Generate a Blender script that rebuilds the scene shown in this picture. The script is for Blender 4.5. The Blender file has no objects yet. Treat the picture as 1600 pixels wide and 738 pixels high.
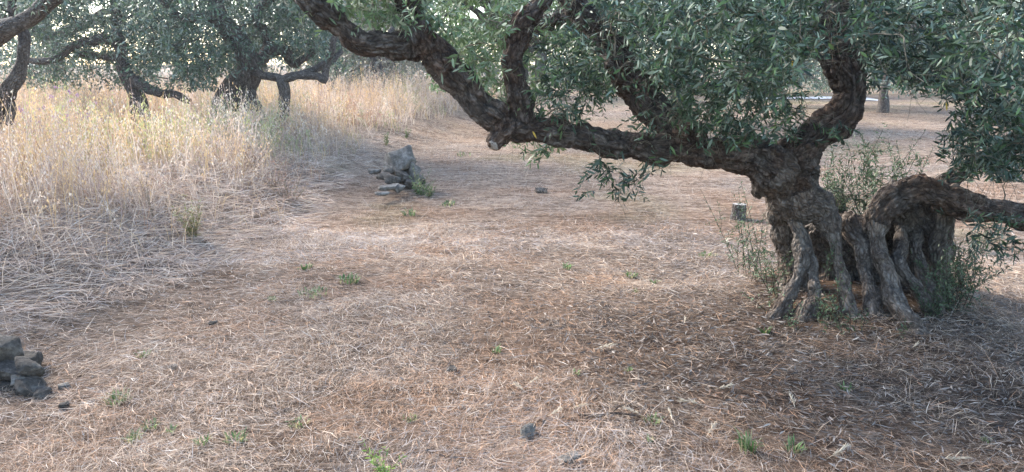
import bpy, bmesh, math, random
import numpy as np
from mathutils import Vector, Matrix, Euler

rng = np.random.default_rng(7)
random.seed(7)
scene = bpy.context.scene
COL = scene.collection

# ------------------------------------------------------------------ camera
FPX, CX, CY = 1150.0, 800.0, 369.0          # focal length and centre in photo pixels
CAM_H, PITCH = 1.62, math.radians(13.2)
cam_d = bpy.data.cameras.new('camera')
cam = bpy.data.objects.new('camera', cam_d); COL.objects.link(cam)
cam.location = (0, 0, CAM_H); cam.rotation_euler = (math.pi/2 - PITCH, 0, 0)
cam_d.sensor_width = 36; cam_d.lens = 36*FPX/1600; cam_d.clip_start = 0.05; cam_d.clip_end = 2000
scene.camera = cam

# ------------------------------------------------------------------ light
SUN_EL, SUN_AZ = math.radians(34), math.radians(-52)   # azimuth from +Y (view direction), negative = left
world = bpy.data.worlds.new('World'); scene.world = world; world.use_nodes = True
wn = world.node_tree.nodes; wl = world.node_tree.links
sky = wn.new('ShaderNodeTexSky'); sky.sky_type = 'NISHITA'; sky.sun_disc = False
sky.sun_elevation = SUN_EL; sky.sun_rotation = SUN_AZ
sky.air_density = 1.0; sky.dust_density = 0.8; sky.ozone_density = 1.0
bg = wn['Background']; bg.inputs['Strength'].default_value = 0.14
wl.new(sky.outputs[0], bg.inputs['Color'])
sun_d = bpy.data.lights.new('sun', 'SUN'); sun_d.energy = 2.3; sun_d.angle = math.radians(16); sun_d.color = (1.0, 0.94, 0.86)
sun = bpy.data.objects.new('sun', sun_d); COL.objects.link(sun)
sd = Vector((math.sin(SUN_AZ)*math.cos(SUN_EL), math.cos(SUN_AZ)*math.cos(SUN_EL), math.sin(SUN_EL)))
sun.rotation_euler = sd.to_track_quat('Z', 'Y').to_euler(); sun.location = (0, 0, 30)
scene.view_settings.view_transform = 'Standard'; scene.view_settings.look = 'None'
scene.view_settings.exposure = 2.34; scene.view_settings.gamma = 1.0
scene.view_settings.use_curve_mapping = False
scene.render.engine = 'CYCLES'
scene.cycles.max_bounces = 7; scene.cycles.transparent_max_bounces = 4
scene.cycles.diffuse_bounces = 4; scene.cycles.transmission_bounces = 4
scene.cycles.use_denoising = True

# ------------------------------------------------------------------ numeric helpers
def _hash(ix, iy, iz, seed):
    h = (ix.astype(np.int64)*374761393 + iy.astype(np.int64)*668265263 + iz.astype(np.int64)*2147483647 + seed*974711) & 0x7fffffff
    h = (h ^ (h >> 13)) * 1274126177 & 0x7fffffff
    h = (h ^ (h >> 16)) * 668265263 & 0x7fffffff
    return ((h ^ (h >> 15)) & 0xffff) / 65535.0
def noise3(p, seed=0):
    p = np.asarray(p, float); i = np.floor(p); f = p - i; u = f*f*(3-2*f); i = i.astype(np.int64)
    r = 0
    for a in (0, 1):
        wx = u[..., 0] if a else 1-u[..., 0]
        for b in (0, 1):
            wy = u[..., 1] if b else 1-u[..., 1]
            for c in (0, 1):
                wz = u[..., 2] if c else 1-u[..., 2]
                r = r + wx*wy*wz*_hash(i[..., 0]+a, i[..., 1]+b, i[..., 2]+c, seed)
    return r
def noise2(x, y, s, seed=0, oct=3):
    x = np.asarray(x, float); y = np.asarray(y, float); r = 0; amp = 1; tot = 0
    for o in range(oct):
        r = r + amp*noise3(np.stack([x*s, y*s, np.zeros_like(x)+o*7.3], -1), seed+o); tot += amp; amp *= .5; s *= 2.03
    return r/tot
def sstep(a, b, x):
    t = np.clip((x-a)/(b-a), 0, 1); return t*t*(3-2*t)

def terrain(x, y):
    x = np.asarray(x, float); y = np.asarray(y, float)
    xe = np.interp(y, [0, 3.4, 6.5, 9.5, 14, 20, 40], [-2.4, -2.35, -2.2, -1.75, -1.5, -0.5, 2])
    h = 0.36*sstep(0, 1.9, xe-x)*sstep(1.0, 4.0, y + 2)
    h = h + (noise2(x, y, .35, 3, 2)-.5)*.16*sstep(1.5, 5, np.hypot(x, y)) + (noise2(x, y, 2.3, 5, 3)-.5)*.045
    h = h + 0.09*np.exp(-(((x-2.25)/.85)**2 + ((y-4.75)/.7)**2))
    return h
def tz(x, y): return float(terrain(np.array([x]), np.array([y]))[0])

cp, sp_ = math.cos(PITCH), math.sin(PITCH)
def ray(px, py):
    a = (px-CX)/FPX; b = -(py-CY)/FPX
    return np.array([a, cp + b*sp_, -sp_ + b*cp])
def at(px, py, Y):                       # photo pixel at a chosen distance Y ahead
    d = ray(px, py); return np.array([0, 0, CAM_H]) + d*(Y/d[1])
def depth(p): return p[1]*cp - (p[2]-CAM_H)*sp_
def ground(px, py):                      # where a photo pixel meets the terrain
    d = ray(px, py); t = np.linspace(1.5, 60, 6000)
    P = np.array([0, 0, CAM_H]) + d*t[:, None]
    k = np.argmax(P[:, 2] < terrain(P[:, 0], P[:, 1])); p = P[k] if P[k, 2] < 2 else P[-1]
    return np.array([p[0], p[1], tz(p[0], p[1])])
def to_px(P):
    P = np.asarray(P, float); dz = P[..., 2]-CAM_H
    D = P[..., 1]*cp - dz*sp_; U = P[..., 1]*sp_ + dz*cp
    return CX + FPX*P[..., 0]/D, CY - FPX*U/D, D

def tag(o, label=None, cat=None, group=None, kind=None):
    if label: o['label'] = label
    if cat: o['category'] = cat
    if group: o['group'] = group
    if kind: o['kind'] = kind
    return o
def link(name, me, mat=None, parent=None):
    o = bpy.data.objects.new(name, me); COL.objects.link(o)
    if mat is not None and me is not None and not me.materials: me.materials.append(mat)
    if parent is not None: o.parent = parent; o.matrix_parent_inverse = parent.matrix_world.inverted() if False else Matrix.Translation(-Vector(parent.location))
    return o
def empty(name, loc=(0, 0, 0)):
    o = bpy.data.objects.new(name, None); COL.objects.link(o); o.location = loc; o.empty_display_size = .1
    return o
def mesh_np(name, V, F, col=None, smooth=False, attrs=None):
    """V (n,3), F list of (m,k) index arrays; col (n,3) point colours"""
    me = bpy.data.meshes.new(name)
    V = np.ascontiguousarray(V, np.float32)
    if not isinstance(F, (list, tuple)): F = [F]
    F = [np.asarray(f, np.int32) for f in F if len(f)]
    me.vertices.add(len(V)); me.vertices.foreach_set('co', V.ravel())
    nl = sum(f.size for f in F); npl = sum(len(f) for f in F)
    me.loops.add(nl); me.loops.foreach_set('vertex_index', np.concatenate([f.ravel() for f in F]))
    me.polygons.add(npl); st = []; c = 0
    for f in F:
        st.append(c + np.arange(len(f))*f.shape[1]); c += f.size
    me.polygons.foreach_set('loop_start', np.concatenate(st).astype(np.int32))
    me.update(calc_edges=True)
    if smooth: me.polygons.foreach_set('use_smooth', np.ones(npl, bool))
    if col is not None:
        a = me.attributes.new('col', 'FLOAT_COLOR', 'POINT')
        c4 = np.ones((len(V), 4), np.float32); c4[:, :3] = col; a.data.foreach_set('color', c4.ravel())
    for k, v in (attrs or {}).items():
        a = me.attributes.new(k, 'FLOAT_VECTOR', 'POINT'); a.data.foreach_set('vector', np.ascontiguousarray(v, np.float32).ravel())
    me.validate(); me.update()
    return me

# ------------------------------------------------------------------ materials
def mat_new(name):
    m = bpy.data.materials.new(name); m.use_nodes = True
    nt = m.node_tree; b = nt.nodes['Principled BSDF']; return m, nt, b
def N(nt, t, **kw):
    n = nt.nodes.new(t)
    for k, v in kw.items():
        if k in n.inputs: n.inputs[k].default_value = v
        else: setattr(n, k, v)
    return n
def ramp(nt, stops):
    r = nt.nodes.new('ShaderNodeValToRGB'); e = r.color_ramp.elements
    while len(e) > 1: e.remove(e[-1])
    e[0].position = stops[0][0]; e[0].color = (*stops[0][1], 1)
    for p, c in stops[1:]:
        k = e.new(p); k.color = (*c, 1)
    return r
def leafy(name, trans=0.35, rough=0.55, spec=0.3, tint=(1, 1, 1)):
    """per-piece colour from the mesh, light passing partly through"""
    m, nt, b = mat_new(name)
    a = N(nt, 'ShaderNodeAttribute', attribute_name='col')
    nt.links.new(a.outputs['Color'], b.inputs['Base Color'])
    b.inputs['Roughness'].default_value = rough; b.inputs['Specular IOR Level'].default_value = spec
    t = N(nt, 'ShaderNodeBsdfTranslucent'); nt.links.new(a.outputs['Color'], t.inputs['Color'])
    mx = N(nt, 'ShaderNodeMixShader'); mx.inputs[0].default_value = trans
    nt.links.new(b.outputs[0], mx.inputs[1]); nt.links.new(t.outputs[0], mx.inputs[2])
    nt.links.new(mx.outputs[0], nt.nodes['Material Output'].inputs['Surface'])
    return m
M_LEAF = leafy('olive_leaf', .22, .5, .3)
M_STRAW = leafy('dry_straw', .25, .7, .15)
M_GREEN = leafy('green_blade', .35, .6, .25)
M_LITTER = leafy('leaf_litter', .05, .7, .2)

def bark_mat(name, dark, mid, light, red):
    m, nt, b = mat_new(name); L = nt.links
    at_ = N(nt, 'ShaderNodeAttribute', attribute_name='bark')
    mp = N(nt, 'ShaderNodeMapping'); mp.inputs['Scale'].default_value = (1, 1, .5)
    L.new(at_.outputs['Vector'], mp.inputs['Vector'])
    geo = N(nt, 'ShaderNodeTexCoord')
    n1 = N(nt, 'ShaderNodeTexNoise', Scale=26.0, Detail=8.0, Roughness=.68, Distortion=.5); L.new(mp.outputs[0], n1.inputs['Vector'])
    n2 = N(nt, 'ShaderNodeTexNoise', Scale=3.2, Detail=5.0, Roughness=.6); L.new(geo.outputs['Object'], n2.inputs['Vector'])
    n3 = N(nt, 'ShaderNodeTexNoise', Scale=42.0, Detail=6.0, Roughness=.7); L.new(geo.outputs['Object'], n3.inputs['Vector'])
    v = N(nt, 'ShaderNodeTexVoronoi', Scale=38.0, feature='DISTANCE_TO_EDGE'); L.new(mp.outputs[0], v.inputs['Vector'])
    r1 = ramp(nt, [(.3, dark), (.5, mid), (.68, light)]); L.new(n1.outputs['Fac'], r1.inputs[0])
    r2 = ramp(nt, [(.42, (0, 0, 0)), (.62, (1, 1, 1))]); L.new(n2.outputs['Fac'], r2.inputs[0])
    mx = N(nt, 'ShaderNodeMix', data_type='RGBA', blend_type='MIX')
    mulr = N(nt, 'ShaderNodeMath', operation='MULTIPLY'); mulr.inputs[1].default_value = .7; L.new(r2.outputs[0], mulr.inputs[0])
    L.new(mulr.outputs[0], mx.inputs['Factor']); L.new(r1.outputs[0], mx.inputs['A'])
    mr = N(nt, 'ShaderNodeMix', data_type='RGBA', blend_type='MULTIPLY'); mr.inputs['Factor'].default_value = 1
    L.new(r1.outputs[0], mr.inputs['A']); mr.inputs['B'].default_value = (*red, 1); L.new(mr.outputs['Result'], mx.inputs['B'])
    r3 = ramp(nt, [(.56, (0, 0, 0)), (.7, (1, 1, 1))]); L.new(n3.outputs['Fac'], r3.inputs[0])
    ml = N(nt, 'ShaderNodeMix', data_type='RGBA'); L.new(mx.outputs['Result'], ml.inputs['A']); ml.inputs['B'].default_value = (light[0]*1.3, light[1]*1.32, light[2]*1.3, 1)
    mm = N(nt, 'ShaderNodeMath', operation='MULTIPLY'); mm.inputs[1].default_value = .5; L.new(r3.outputs[0], mm.inputs[0]); L.new(mm.outputs[0], ml.inputs['Factor'])
    crk = ramp(nt, [(0, (.22, .2, .19)), (.07, (.62, .6, .58)), (.2, (1.1, 1.1, 1.1))]); L.new(v.outputs['Distance'], crk.inputs[0])
    mc = N(nt, 'ShaderNodeMix', data_type='RGBA', blend_type='MULTIPLY'); mc.inputs['Factor'].default_value = .55; L.new(ml.outputs['Result'], mc.inputs['A']); L.new(crk.outputs[0], mc.inputs['B'])
    L.new(mc.outputs['Result'], b.inputs['Base Color'])
    b.inputs['Roughness'].default_value = .88; b.inputs['Specular IOR Level'].default_value = .2
    add = N(nt, 'ShaderNodeMath', operation='MULTIPLY_ADD'); L.new(v.outputs['Distance'], add.inputs[0]); add.inputs[1].default_value = 1.5; L.new(n1.outputs['Fac'], add.inputs[2])
    bp = N(nt, 'ShaderNodeBump', Strength=1.0, Distance=.03); L.new(add.outputs[0], bp.inputs['Height']); L.new(bp.outputs[0], b.inputs['Normal'])
    return m
M_BARK = bark_mat('olive_bark', (.02, .016, .0135), (.078, .063, .053), (.22, .19, .165), (1.0, .66, .48))
M_TRUNK = bark_mat('old_trunk_bark', (.035, .028, .024), (.115, .097, .083), (.27, .24, .21), (.95, .78, .66))
M_BARK_FAR = bark_mat('grey_olive_bark', (.045, .04, .036), (.115, .10, .09), (.23, .21, .195), (.95, .85, .78))

M_TWIG = bark_mat('pale_twig', (.10, .09, .07), (.19, .175, .135), (.30, .28, .23), (1, .9, .8))
def stone_mat(name, a, c, e):
    m, nt, b = mat_new(name); L = nt.links
    g = N(nt, 'ShaderNodeTexCoord')
    n1 = N(nt, 'ShaderNodeTexNoise', Scale=14.0, Detail=10.0, Roughness=.72); L.new(g.outputs['Object'], n1.inputs['Vector'])
    n2 = N(nt, 'ShaderNodeTexNoise', Scale=60.0, Detail=4.0, Roughness=.7); L.new(g.outputs['Object'], n2.inputs['Vector'])
    r = ramp(nt, [(.3, a), (.5, c), (.7, e)]); L.new(n1.outputs['Fac'], r.inputs[0]); L.new(r.outputs[0], b.inputs['Base Color'])
    ad = N(nt, 'ShaderNodeMath', operation='ADD'); L.new(n1.outputs['Fac'], ad.inputs[0]); L.new(n2.outputs['Fac'], ad.inputs[1])
    bp = N(nt, 'ShaderNodeBump', Strength=1.0, Distance=.022); L.new(ad.outputs[0], bp.inputs['Height']); L.new(bp.outputs[0], b.inputs['Normal'])
    b.inputs['Roughness'].default_value = .9; b.inputs['Specular IOR Level'].default_value = .25
    return m
M_STONE = stone_mat('grey_limestone', (.055, .049, .042), (.155, .14, .12), (.34, .31, .27))
M_STONE_DARK = stone_mat('dark_weathered_stone', (.025, .021, .017), (.075, .064, .053), (.22, .195, .165))
M_CUT = stone_mat('cut_wood', (.22, .18, .15), (.36, .32, .28), (.5, .46, .42))

def ground_mat():
    m, nt, b = mat_new('dry_mown_ground'); L = nt.links
    g = N(nt, 'ShaderNodeTexCoord')
    a = N(nt, 'ShaderNodeAttribute', attribute_name='col')
    # fibres: two crossed stretched noises
    outs = []
    for ang, sc in ((.4, 1), (1.7, 1.2), (2.6, .9)):
        mp = N(nt, 'ShaderNodeMapping'); mp.inputs['Rotation'].default_value = (0, 0, ang); mp.inputs['Scale'].default_value = (9*sc, 75*sc, 9)
        L.new(g.outputs['Object'], mp.inputs['Vector'])
        n = N(nt, 'ShaderNodeTexNoise', Scale=1.0, Detail=4.0, Roughness=.6, Distortion=1.2); L.new(mp.outputs[0], n.inputs['Vector']); outs.append(n.outputs['Fac'])
    mx1 = N(nt, 'ShaderNodeMath', operation='MAXIMUM'); L.new(outs[0], mx1.inputs[0]); L.new(outs[1], mx1.inputs[1])
    mx2 = N(nt, 'ShaderNodeMath', operation='MAXIMUM'); L.new(mx1.outputs[0], mx2.inputs[0]); L.new(outs[2], mx2.inputs[1])
    r = ramp(nt, [(.5, (.3, .27, .25)), (.6, (.8, .78, .75)), (.72, (1.35, 1.33, 1.28))]); L.new(mx2.outputs[0], r.inputs[0])
    mu = N(nt, 'ShaderNodeMix', data_type='RGBA', blend_type='MULTIPLY'); mu.inputs['Factor'].default_value = .85
    L.new(a.outputs['Color'], mu.inputs['A']); L.new(r.outputs[0], mu.inputs['B'])
    mpb = N(nt, 'ShaderNodeMapping'); mpb.inputs['Rotation'].default_value = (0, 0, 1.1); mpb.inputs['Scale'].default_value = (1.8, 6, 2)
    L.new(g.outputs['Object'], mpb.inputs['Vector'])
    nb = N(nt, 'ShaderNodeTexNoise', Scale=1.0, Detail=9.0, Roughness=.72, Distortion=1.5); L.new(mpb.outputs[0], nb.inputs['Vector'])
    rb = ramp(nt, [(.38, (.42, .36, .32)), (.5, (.88, .83, .78)), (.62, (1.22, 1.21, 1.18))]); L.new(nb.outputs['Fac'], rb.inputs[0])
    mub = N(nt, 'ShaderNodeMix', data_type='RGBA', blend_type='MULTIPLY'); mub.inputs['Factor'].default_value = .9
    L.new(mu.outputs['Result'], mub.inputs['A']); L.new(rb.outputs[0], mub.inputs['B']); mu = mub
    n2 = N(nt, 'ShaderNodeTexNoise', Scale=14.0, Detail=8.0, Roughness=.7); L.new(g.outputs['Object'], n2.inputs['Vector'])
    r2 = ramp(nt, [(.35, (.5, .47, .45)), (.6, (1.12, 1.12, 1.12))]); L.new(n2.outputs['Fac'], r2.inputs[0])
    mu2 = N(nt, 'ShaderNodeMix', data_type='RGBA', blend_type='MULTIPLY'); mu2.inputs['Factor'].default_value = .8
    L.new(mu.outputs['Result'], mu2.inputs['A']); L.new(r2.outputs[0], mu2.inputs['B']); L.new(mu2.outputs['Result'], b.inputs['Base Color'])
    ad = N(nt, 'ShaderNodeMath', operation='ADD'); L.new(mx2.outputs[0], ad.inputs[0]); L.new(n2.outputs['Fac'], ad.inputs[1])
    bp = N(nt, 'ShaderNodeBump', Strength=1.0, Distance=.06); L.new(ad.outputs[0], bp.inputs['Height']); L.new(bp.outputs[0], b.inputs['Normal'])
    b.inputs['Roughness'].default_value = .95; b.inputs['Specular IOR Level'].default_value = .1
    return m
M_GROUND = ground_mat()
M_PATH = stone_mat('pale_gravel', (.36, .35, .34), (.46, .45, .44), (.55, .54, .53))

# ------------------------------------------------------------------ zones of the place
TREE = np.array([2.3, 4.7])
zone_px = [(-420, 560), (-150, 500), (20, 462), (130, 440), (220, 410), (300, 378), (390, 350), (450, 322), (478, 285), (520, 252), (580, 225), (640, 196), (700, 180), (760, 171), (830, 165)]
ZONE = np.array([ground(*p)[:2] for p in zone_px] + [[3, 45], [-40, 45], [-40, 3]])
def zone_depth(x, y):
    """metres inside (+) or outside (-) the unmown stand"""
    x = np.asarray(x, float); y = np.asarray(y, float)
    ins = np.zeros(x.shape, bool); d = np.full(x.shape, 1e9); n = len(ZONE)
    for i in range(n):
        (x0, y0), (x1, y1) = ZONE[i], ZONE[(i+1) % n]
        c = ((y0 > y) != (y1 > y)) & (x < (x1-x0)*(y-y0)/(y1-y0+1e-12)+x0); ins ^= c
        t = np.clip(((x-x0)*(x1-x0)+(y-y0)*(y1-y0))/((x1-x0)**2+(y1-y0)**2), 0, 1)
        d = np.minimum(d, np.hypot(x-x0-t*(x1-x0), y-y0-t*(y1-y0)))
    return np.where(ins, d, -d)
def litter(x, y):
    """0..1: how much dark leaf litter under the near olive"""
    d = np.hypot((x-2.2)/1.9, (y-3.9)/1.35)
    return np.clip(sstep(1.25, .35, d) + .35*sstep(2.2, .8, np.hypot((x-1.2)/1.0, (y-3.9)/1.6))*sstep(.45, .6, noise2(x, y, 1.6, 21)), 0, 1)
PAL = np.array([[.69, .545, .415], [.62, .45, .315], [.57, .345, .21], [.53, .465, .425], [.76, .66, .55], [.32, .225, .165]])
def straw_col(x, y, n):
    a = noise2(x, y, 1.5, 11, 4); b = noise2(x, y, 1.7, 17, 3); g = noise2(x, y, .6, 31, 3); lt = litter(x, y)
    d = np.hypot(x, y)
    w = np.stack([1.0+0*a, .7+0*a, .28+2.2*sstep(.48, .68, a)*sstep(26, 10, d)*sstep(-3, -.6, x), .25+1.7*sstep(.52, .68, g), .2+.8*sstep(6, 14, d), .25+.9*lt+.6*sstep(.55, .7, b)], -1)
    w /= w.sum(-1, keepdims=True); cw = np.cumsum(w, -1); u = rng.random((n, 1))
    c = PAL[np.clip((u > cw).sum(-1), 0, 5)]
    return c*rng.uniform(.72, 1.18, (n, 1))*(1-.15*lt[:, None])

# ------------------------------------------------------------------ ground
def build_ground():
    nr, nt_ = 190, 330
    r = np.concatenate([[0.0], np.geomspace(.4, 60, nr-12), np.geomspace(75, 900, 11)])
    th = np.linspace(0, 2*np.pi, nt_, endpoint=False)
    R, T = np.meshgrid(r, th, indexing='ij'); X = R*np.sin(T); Y = R*np.cos(T)
    Z = terrain(X, Y)*sstep(200, 60, R)
    V = np.stack([X, Y, Z], -1).reshape(-1, 3)
    i = np.arange(nr-1)[:, None]*nt_; j = np.arange(nt_)[None]; j2 = (j+1) % nt_
    F = np.stack([i+j, i+nt_+j, i+nt_+j2, i+j2], -1).reshape(-1, 4)
    F = F[:, ::-1]
    x, y = V[:, 0], V[:, 1]; d = np.hypot(x, y)
    soil = np.array([.19, .14, .11]); straw = np.array([.60, .47, .37]); rust = np.array([.36, .215, .125]); grey = np.array([.33, .29, .26])
    k = sstep(2, 11, d)[:, None]
    c = (soil*1.15)*(1-k) + straw*k
    a = sstep(.48, .66, noise2(x, y, 1.5, 11, 4))[:, None]*sstep(26, 12, d)[:, None]*sstep(-3, -.6, x)[:, None]
    g = sstep(.52, .68, noise2(x, y, .6, 31, 3))[:, None]
    fm = .25+.3*sstep(5, 9, d)[:, None]; c = c*(1-fm*a) + np.array([.46, .29, .185])*fm*a; c = c*(1-fm*g) + np.array([.40, .35, .31])*fm*g
    sp = sstep(.60, .70, noise2(x, y, .8, 141, 4))[:, None]*sstep(5, 9, d)[:, None]; c = c*(1-.45*sp) + np.array([.20, .155, .125])*.45*sp
    gn = sstep(.60, .72, noise2(x, y, .7, 151, 3))[:, None]*sstep(6, 9, d)[:, None]; c = c*(1-.3*gn) + np.array([.30, .32, .15])*.3*gn
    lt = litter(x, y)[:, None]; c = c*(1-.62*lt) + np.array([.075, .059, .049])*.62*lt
    gr = (sstep(24, 30, y)*sstep(2, 6, x)*sstep(.45, .65, noise2(x, y, .5, 44)))[:, None]
    c = c*(1-.4*gr) + np.array([.38, .37, .16])*.4*gr
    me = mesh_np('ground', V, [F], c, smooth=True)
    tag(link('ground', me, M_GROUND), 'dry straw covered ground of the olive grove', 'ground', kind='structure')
build_ground()

def build_path():
    xs = np.linspace(11.5, 17, 80); V = []; 
    for x in xs:
        for w in (-1.6, -.5, .5, 1.6):
            yy = 34 + .02*(x-8) + 1.2*math.sin(x*.12) + w
            V.append((x, yy, tz(x, yy)+.03))
    V = np.array(V); i = np.arange(79)[:, None]*4 + np.arange(3)[None]
    F = np.stack([i, i+4, i+5, i+1], -1).reshape(-1, 4)
    tag(link('path', mesh_np('path', V, [F], smooth=True), M_PATH), 'pale gravel track far behind the right hand olive', 'path', kind='structure')
build_path()

# ------------------------------------------------------------------ wood: tubes, remeshed trunk, twig network
def spline(pts, rad, step):
    pts = np.asarray(pts, float); rad = np.asarray(rad, float)
    P = np.vstack([2*pts[0]-pts[1], pts, 2*pts[-1]-pts[-2]]); R = np.concatenate([[rad[0]], rad, [rad[-1]]])
    op, orr = [], []
    for i in range(1, len(P)-2):
        L = np.linalg.norm(P[i+1]-P[i]); n = max(2, int(L/step))
        t = np.linspace(0, 1, n, endpoint=False)[:, None]
        a, b, c, d = P[i-1], P[i], P[i+1], P[i+2]
        op.append(.5*((2*b)+(-a+c)*t+(2*a-5*b+4*c-d)*t**2+(-a+3*b-3*c+d)*t**3))
        tt = t[:, 0]; s = tt*tt*(3-2*tt); orr.append(R[i]*(1-s)+R[i+1]*s)
    op.append(P[-2][None]); orr.append(R[-2:-1])
    return np.vstack(op), np.concatenate(orr)
def frames(p):
    t = np.gradient(p, axis=0); t /= np.linalg.norm(t, axis=1, keepdims=True)+1e-9
    u = np.cross(t[0], [0, 0, 1.0]); 
    if np.linalg.norm(u) < .1: u = np.cross(t[0], [1.0, 0, 0])
    us = [u/np.linalg.norm(u)]
    for i in range(1, len(p)):
        v = us[-1]-t[i]*np.dot(us[-1], t[i]); us.append(v/(np.linalg.norm(v)+1e-9))
    us = np.array(us); return t, us, np.cross(t, us)
def tube(p, r, n, seed=0, rough=0.0):
    """returns V, quads, caps(tri), bark coords"""
    t, u, v = frames(p); m = len(p); th = np.arange(n)*2*np.pi/n
    cs = np.cos(th)[None, :, None]*u[:, None] + np.sin(th)[None, :, None]*v[:, None]
    s = np.concatenate([[0], np.cumsum(np.linalg.norm(np.diff(p, axis=0), axis=1))])
    rr = np.repeat(r[:, None], n, 1)
    bc = np.stack([np.cos(th)[None]*rr, np.sin(th)[None]*rr, np.repeat(s[:, None], n, 1)], -1)
    if rough: rr = rr*(1 + rough*(noise3(bc*np.array([1, 1, .5])*(1.3/max(r.mean(), 1e-4))+seed*3.1, seed)-.5)*2 )
    V = (p[:, None] + cs*rr[..., None]).reshape(-1, 3)
    i = np.arange(m-1)[:, None]*n; j = np.arange(n)[None]; j2 = (j+1) % n
    F = np.stack([i+j, i+j2, i+n+j2, i+n+j], -1).reshape(-1, 4)
    V = np.vstack([V, p[:1]-t[:1]*r[0]*.4, p[-1:]+t[-1:]*r[-1]*.6]); a = m*n; j = np.arange(n)
    C = np.vstack([np.stack([np.full(n, a), (j+1) % n, j], -1), np.stack([np.full(n, a+1), (m-1)*n+j, (m-1)*n+(j+1) % n], -1)])
    return V, F, C, np.vstack([bc.reshape(-1, 3), bc[0, :1], bc[-1, :1]])
class Acc:
    def __init__(s): s.V, s.Q, s.T, s.B, s.C, s.n = [], [], [], [], [], 0
    def add(s, V, Q=None, T=None, B=None, C=None):
        s.V.append(V)
        if Q is not None and len(Q): s.Q.append(np.asarray(Q)+s.n)
        if T is not None and len(T): s.T.append(np.asarray(T)+s.n)
        if B is not None: s.B.append(B)
        if C is not None: s.C.append(np.broadcast_to(C, V.shape) if np.ndim(C) == 1 else C)
        s.n += len(V)
    def mesh(s, name, smooth=False):
        F = []
        if s.Q: F.append(np.vstack(s.Q))
        if s.T: F.append(np.vstack(s.T))
        return mesh_np(name, np.vstack(s.V), F, np.vstack(s.C) if s.C else None, smooth, {'bark': np.vstack(s.B)} if s.B else None)
def pxchain(pts):
    """[(px, py, Y, radius in photo pixels)] -> points, radii in metres"""
    P = np.array([at(a, b, c) for a, b, c, _ in pts]); r = np.array([q[3]*depth(p)/FPX for q, p in zip(pts, P)])
    return P, r

def remesh_wood(chains, voxel, smooth_it, disp):
    """chains: (part name, part id, pts, radii). Union the tubes, smooth, roughen, then cut back into its parts."""
    A = Acc(); S = []; SR = []; SI = []; SB = []
    for k, (nm, pid, P, R) in enumerate(chains):
        p, r = spline(P, R, max(.012, R.mean()*.35)); r = r*(1+.34*(noise3(np.stack([np.arange(len(p))*.35*max(.35, min(1, R.mean()/.09)), np.zeros(len(p)), np.full(len(p), k*3.7)], -1), 4)-.5))
        if nm != 'knot': p = p + (np.stack([noise3(np.stack([np.arange(len(p))*.22, np.full(len(p), j*5.), np.full(len(p), k*3.)], -1), 14) for j in range(3)], -1)-.5)*(r*(.5 if pid == 0 else .35))[:, None]
        V, F, C, B = tube(p, r, 14, k, .10); A.add(V, F, C)
        t, u, v = frames(p); s = np.concatenate([[0], np.cumsum(np.linalg.norm(np.diff(p, axis=0), axis=1))])
        if nm == 'knot': continue
        S.append(p); SR.append(r); SI.append(np.full(len(p), pid)); SB.append(np.concatenate([u, v, s[:, None]+k*2.3, t], 1))
    me = A.mesh('union'); o = bpy.data.objects.new('union', me); COL.objects.link(o)
    m = o.modifiers.new('r', 'REMESH'); m.mode = 'VOXEL'; m.voxel_size = voxel; m.use_smooth_shade = True
    m = o.modifiers.new('s', 'SMOOTH'); m.iterations = smooth_it; m.factor = .5
    dg = bpy.context.evaluated_depsgraph_get(); ev = o.evaluated_get(dg); em = ev.to_mesh()
    nv = len(em.vertices); V = np.empty(nv*3, np.float32); em.vertices.foreach_get('co', V); V = V.reshape(-1, 3).astype(float)
    NO = np.empty(nv*3, np.float32); em.vertices.foreach_get('normal', NO); NO = NO.reshape(-1, 3).astype(float)
    npl = len(em.polygons); L = np.empty(len(em.loops), np.int32); em.loops.foreach_get('vertex_index', L); F = L.reshape(-1, 4)
    ev.to_mesh_clear(); bpy.data.objects.remove(o); bpy.data.meshes.remove(me)
    S = np.vstack(S); SR = np.concatenate(SR); SI = np.concatenate(SI); SB = np.vstack(SB)
    near = np.empty(nv, int)
    for a in range(0, nv, 4000):
        d = np.linalg.norm(V[a:a+4000, None]-S[None], axis=2)-SR[None]; near[a:a+4000] = d.argmin(1)
    off = V-S[near]; bu = (off*SB[near, 0:3]).sum(1); bv = (off*SB[near, 3:6]).sum(1); BC = np.stack([bu, bv, SB[near, 6]+(off*SB[near, 7:10]).sum(1)], 1)
    rr = SR[near]
    lump = (noise3(V*7, 51)-.5)*.7 + (noise3(V*16, 52)-.5)*.55 + (noise3(V*38, 57)-.5)*.4
    fis = noise3(BC*np.array([34, 34, 7]), 53); fis2 = noise3(BC*np.array([70, 70, 18]), 55); fis = -1.5*np.exp(-((fis-.5)/.10)**2) - .6*np.exp(-((fis2-.5)/.12)**2) + .75
    amp = disp*np.clip(rr/.09, .35, 1.3); trunk_ = SI[near] == 0
    V = V + NO*(amp*(lump*np.where(trunk_, .95, 1.2)+fis*np.where(trunk_, .28, .5)))[:, None]
    fid = SI[near][F[:, 0]]; out = {}
    full = mesh_np('full', V, [F], smooth=True); nn = np.empty(nv*3, np.float32); full.vertices.foreach_get('normal', nn); nn = nn.reshape(-1, 3); bpy.data.meshes.remove(full)
    for pid in np.unique(fid):
        f = F[fid == pid]; u, inv = np.unique(f, return_inverse=True)
        me = mesh_np('wood', V[u], [inv.reshape(f.shape)], smooth=True, attrs={'bark': BC[u]})
        me.normals_split_custom_set_from_vertices([tuple(q) for q in nn[u]])
        out[int(pid)] = me
    return out, S, SR

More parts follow.
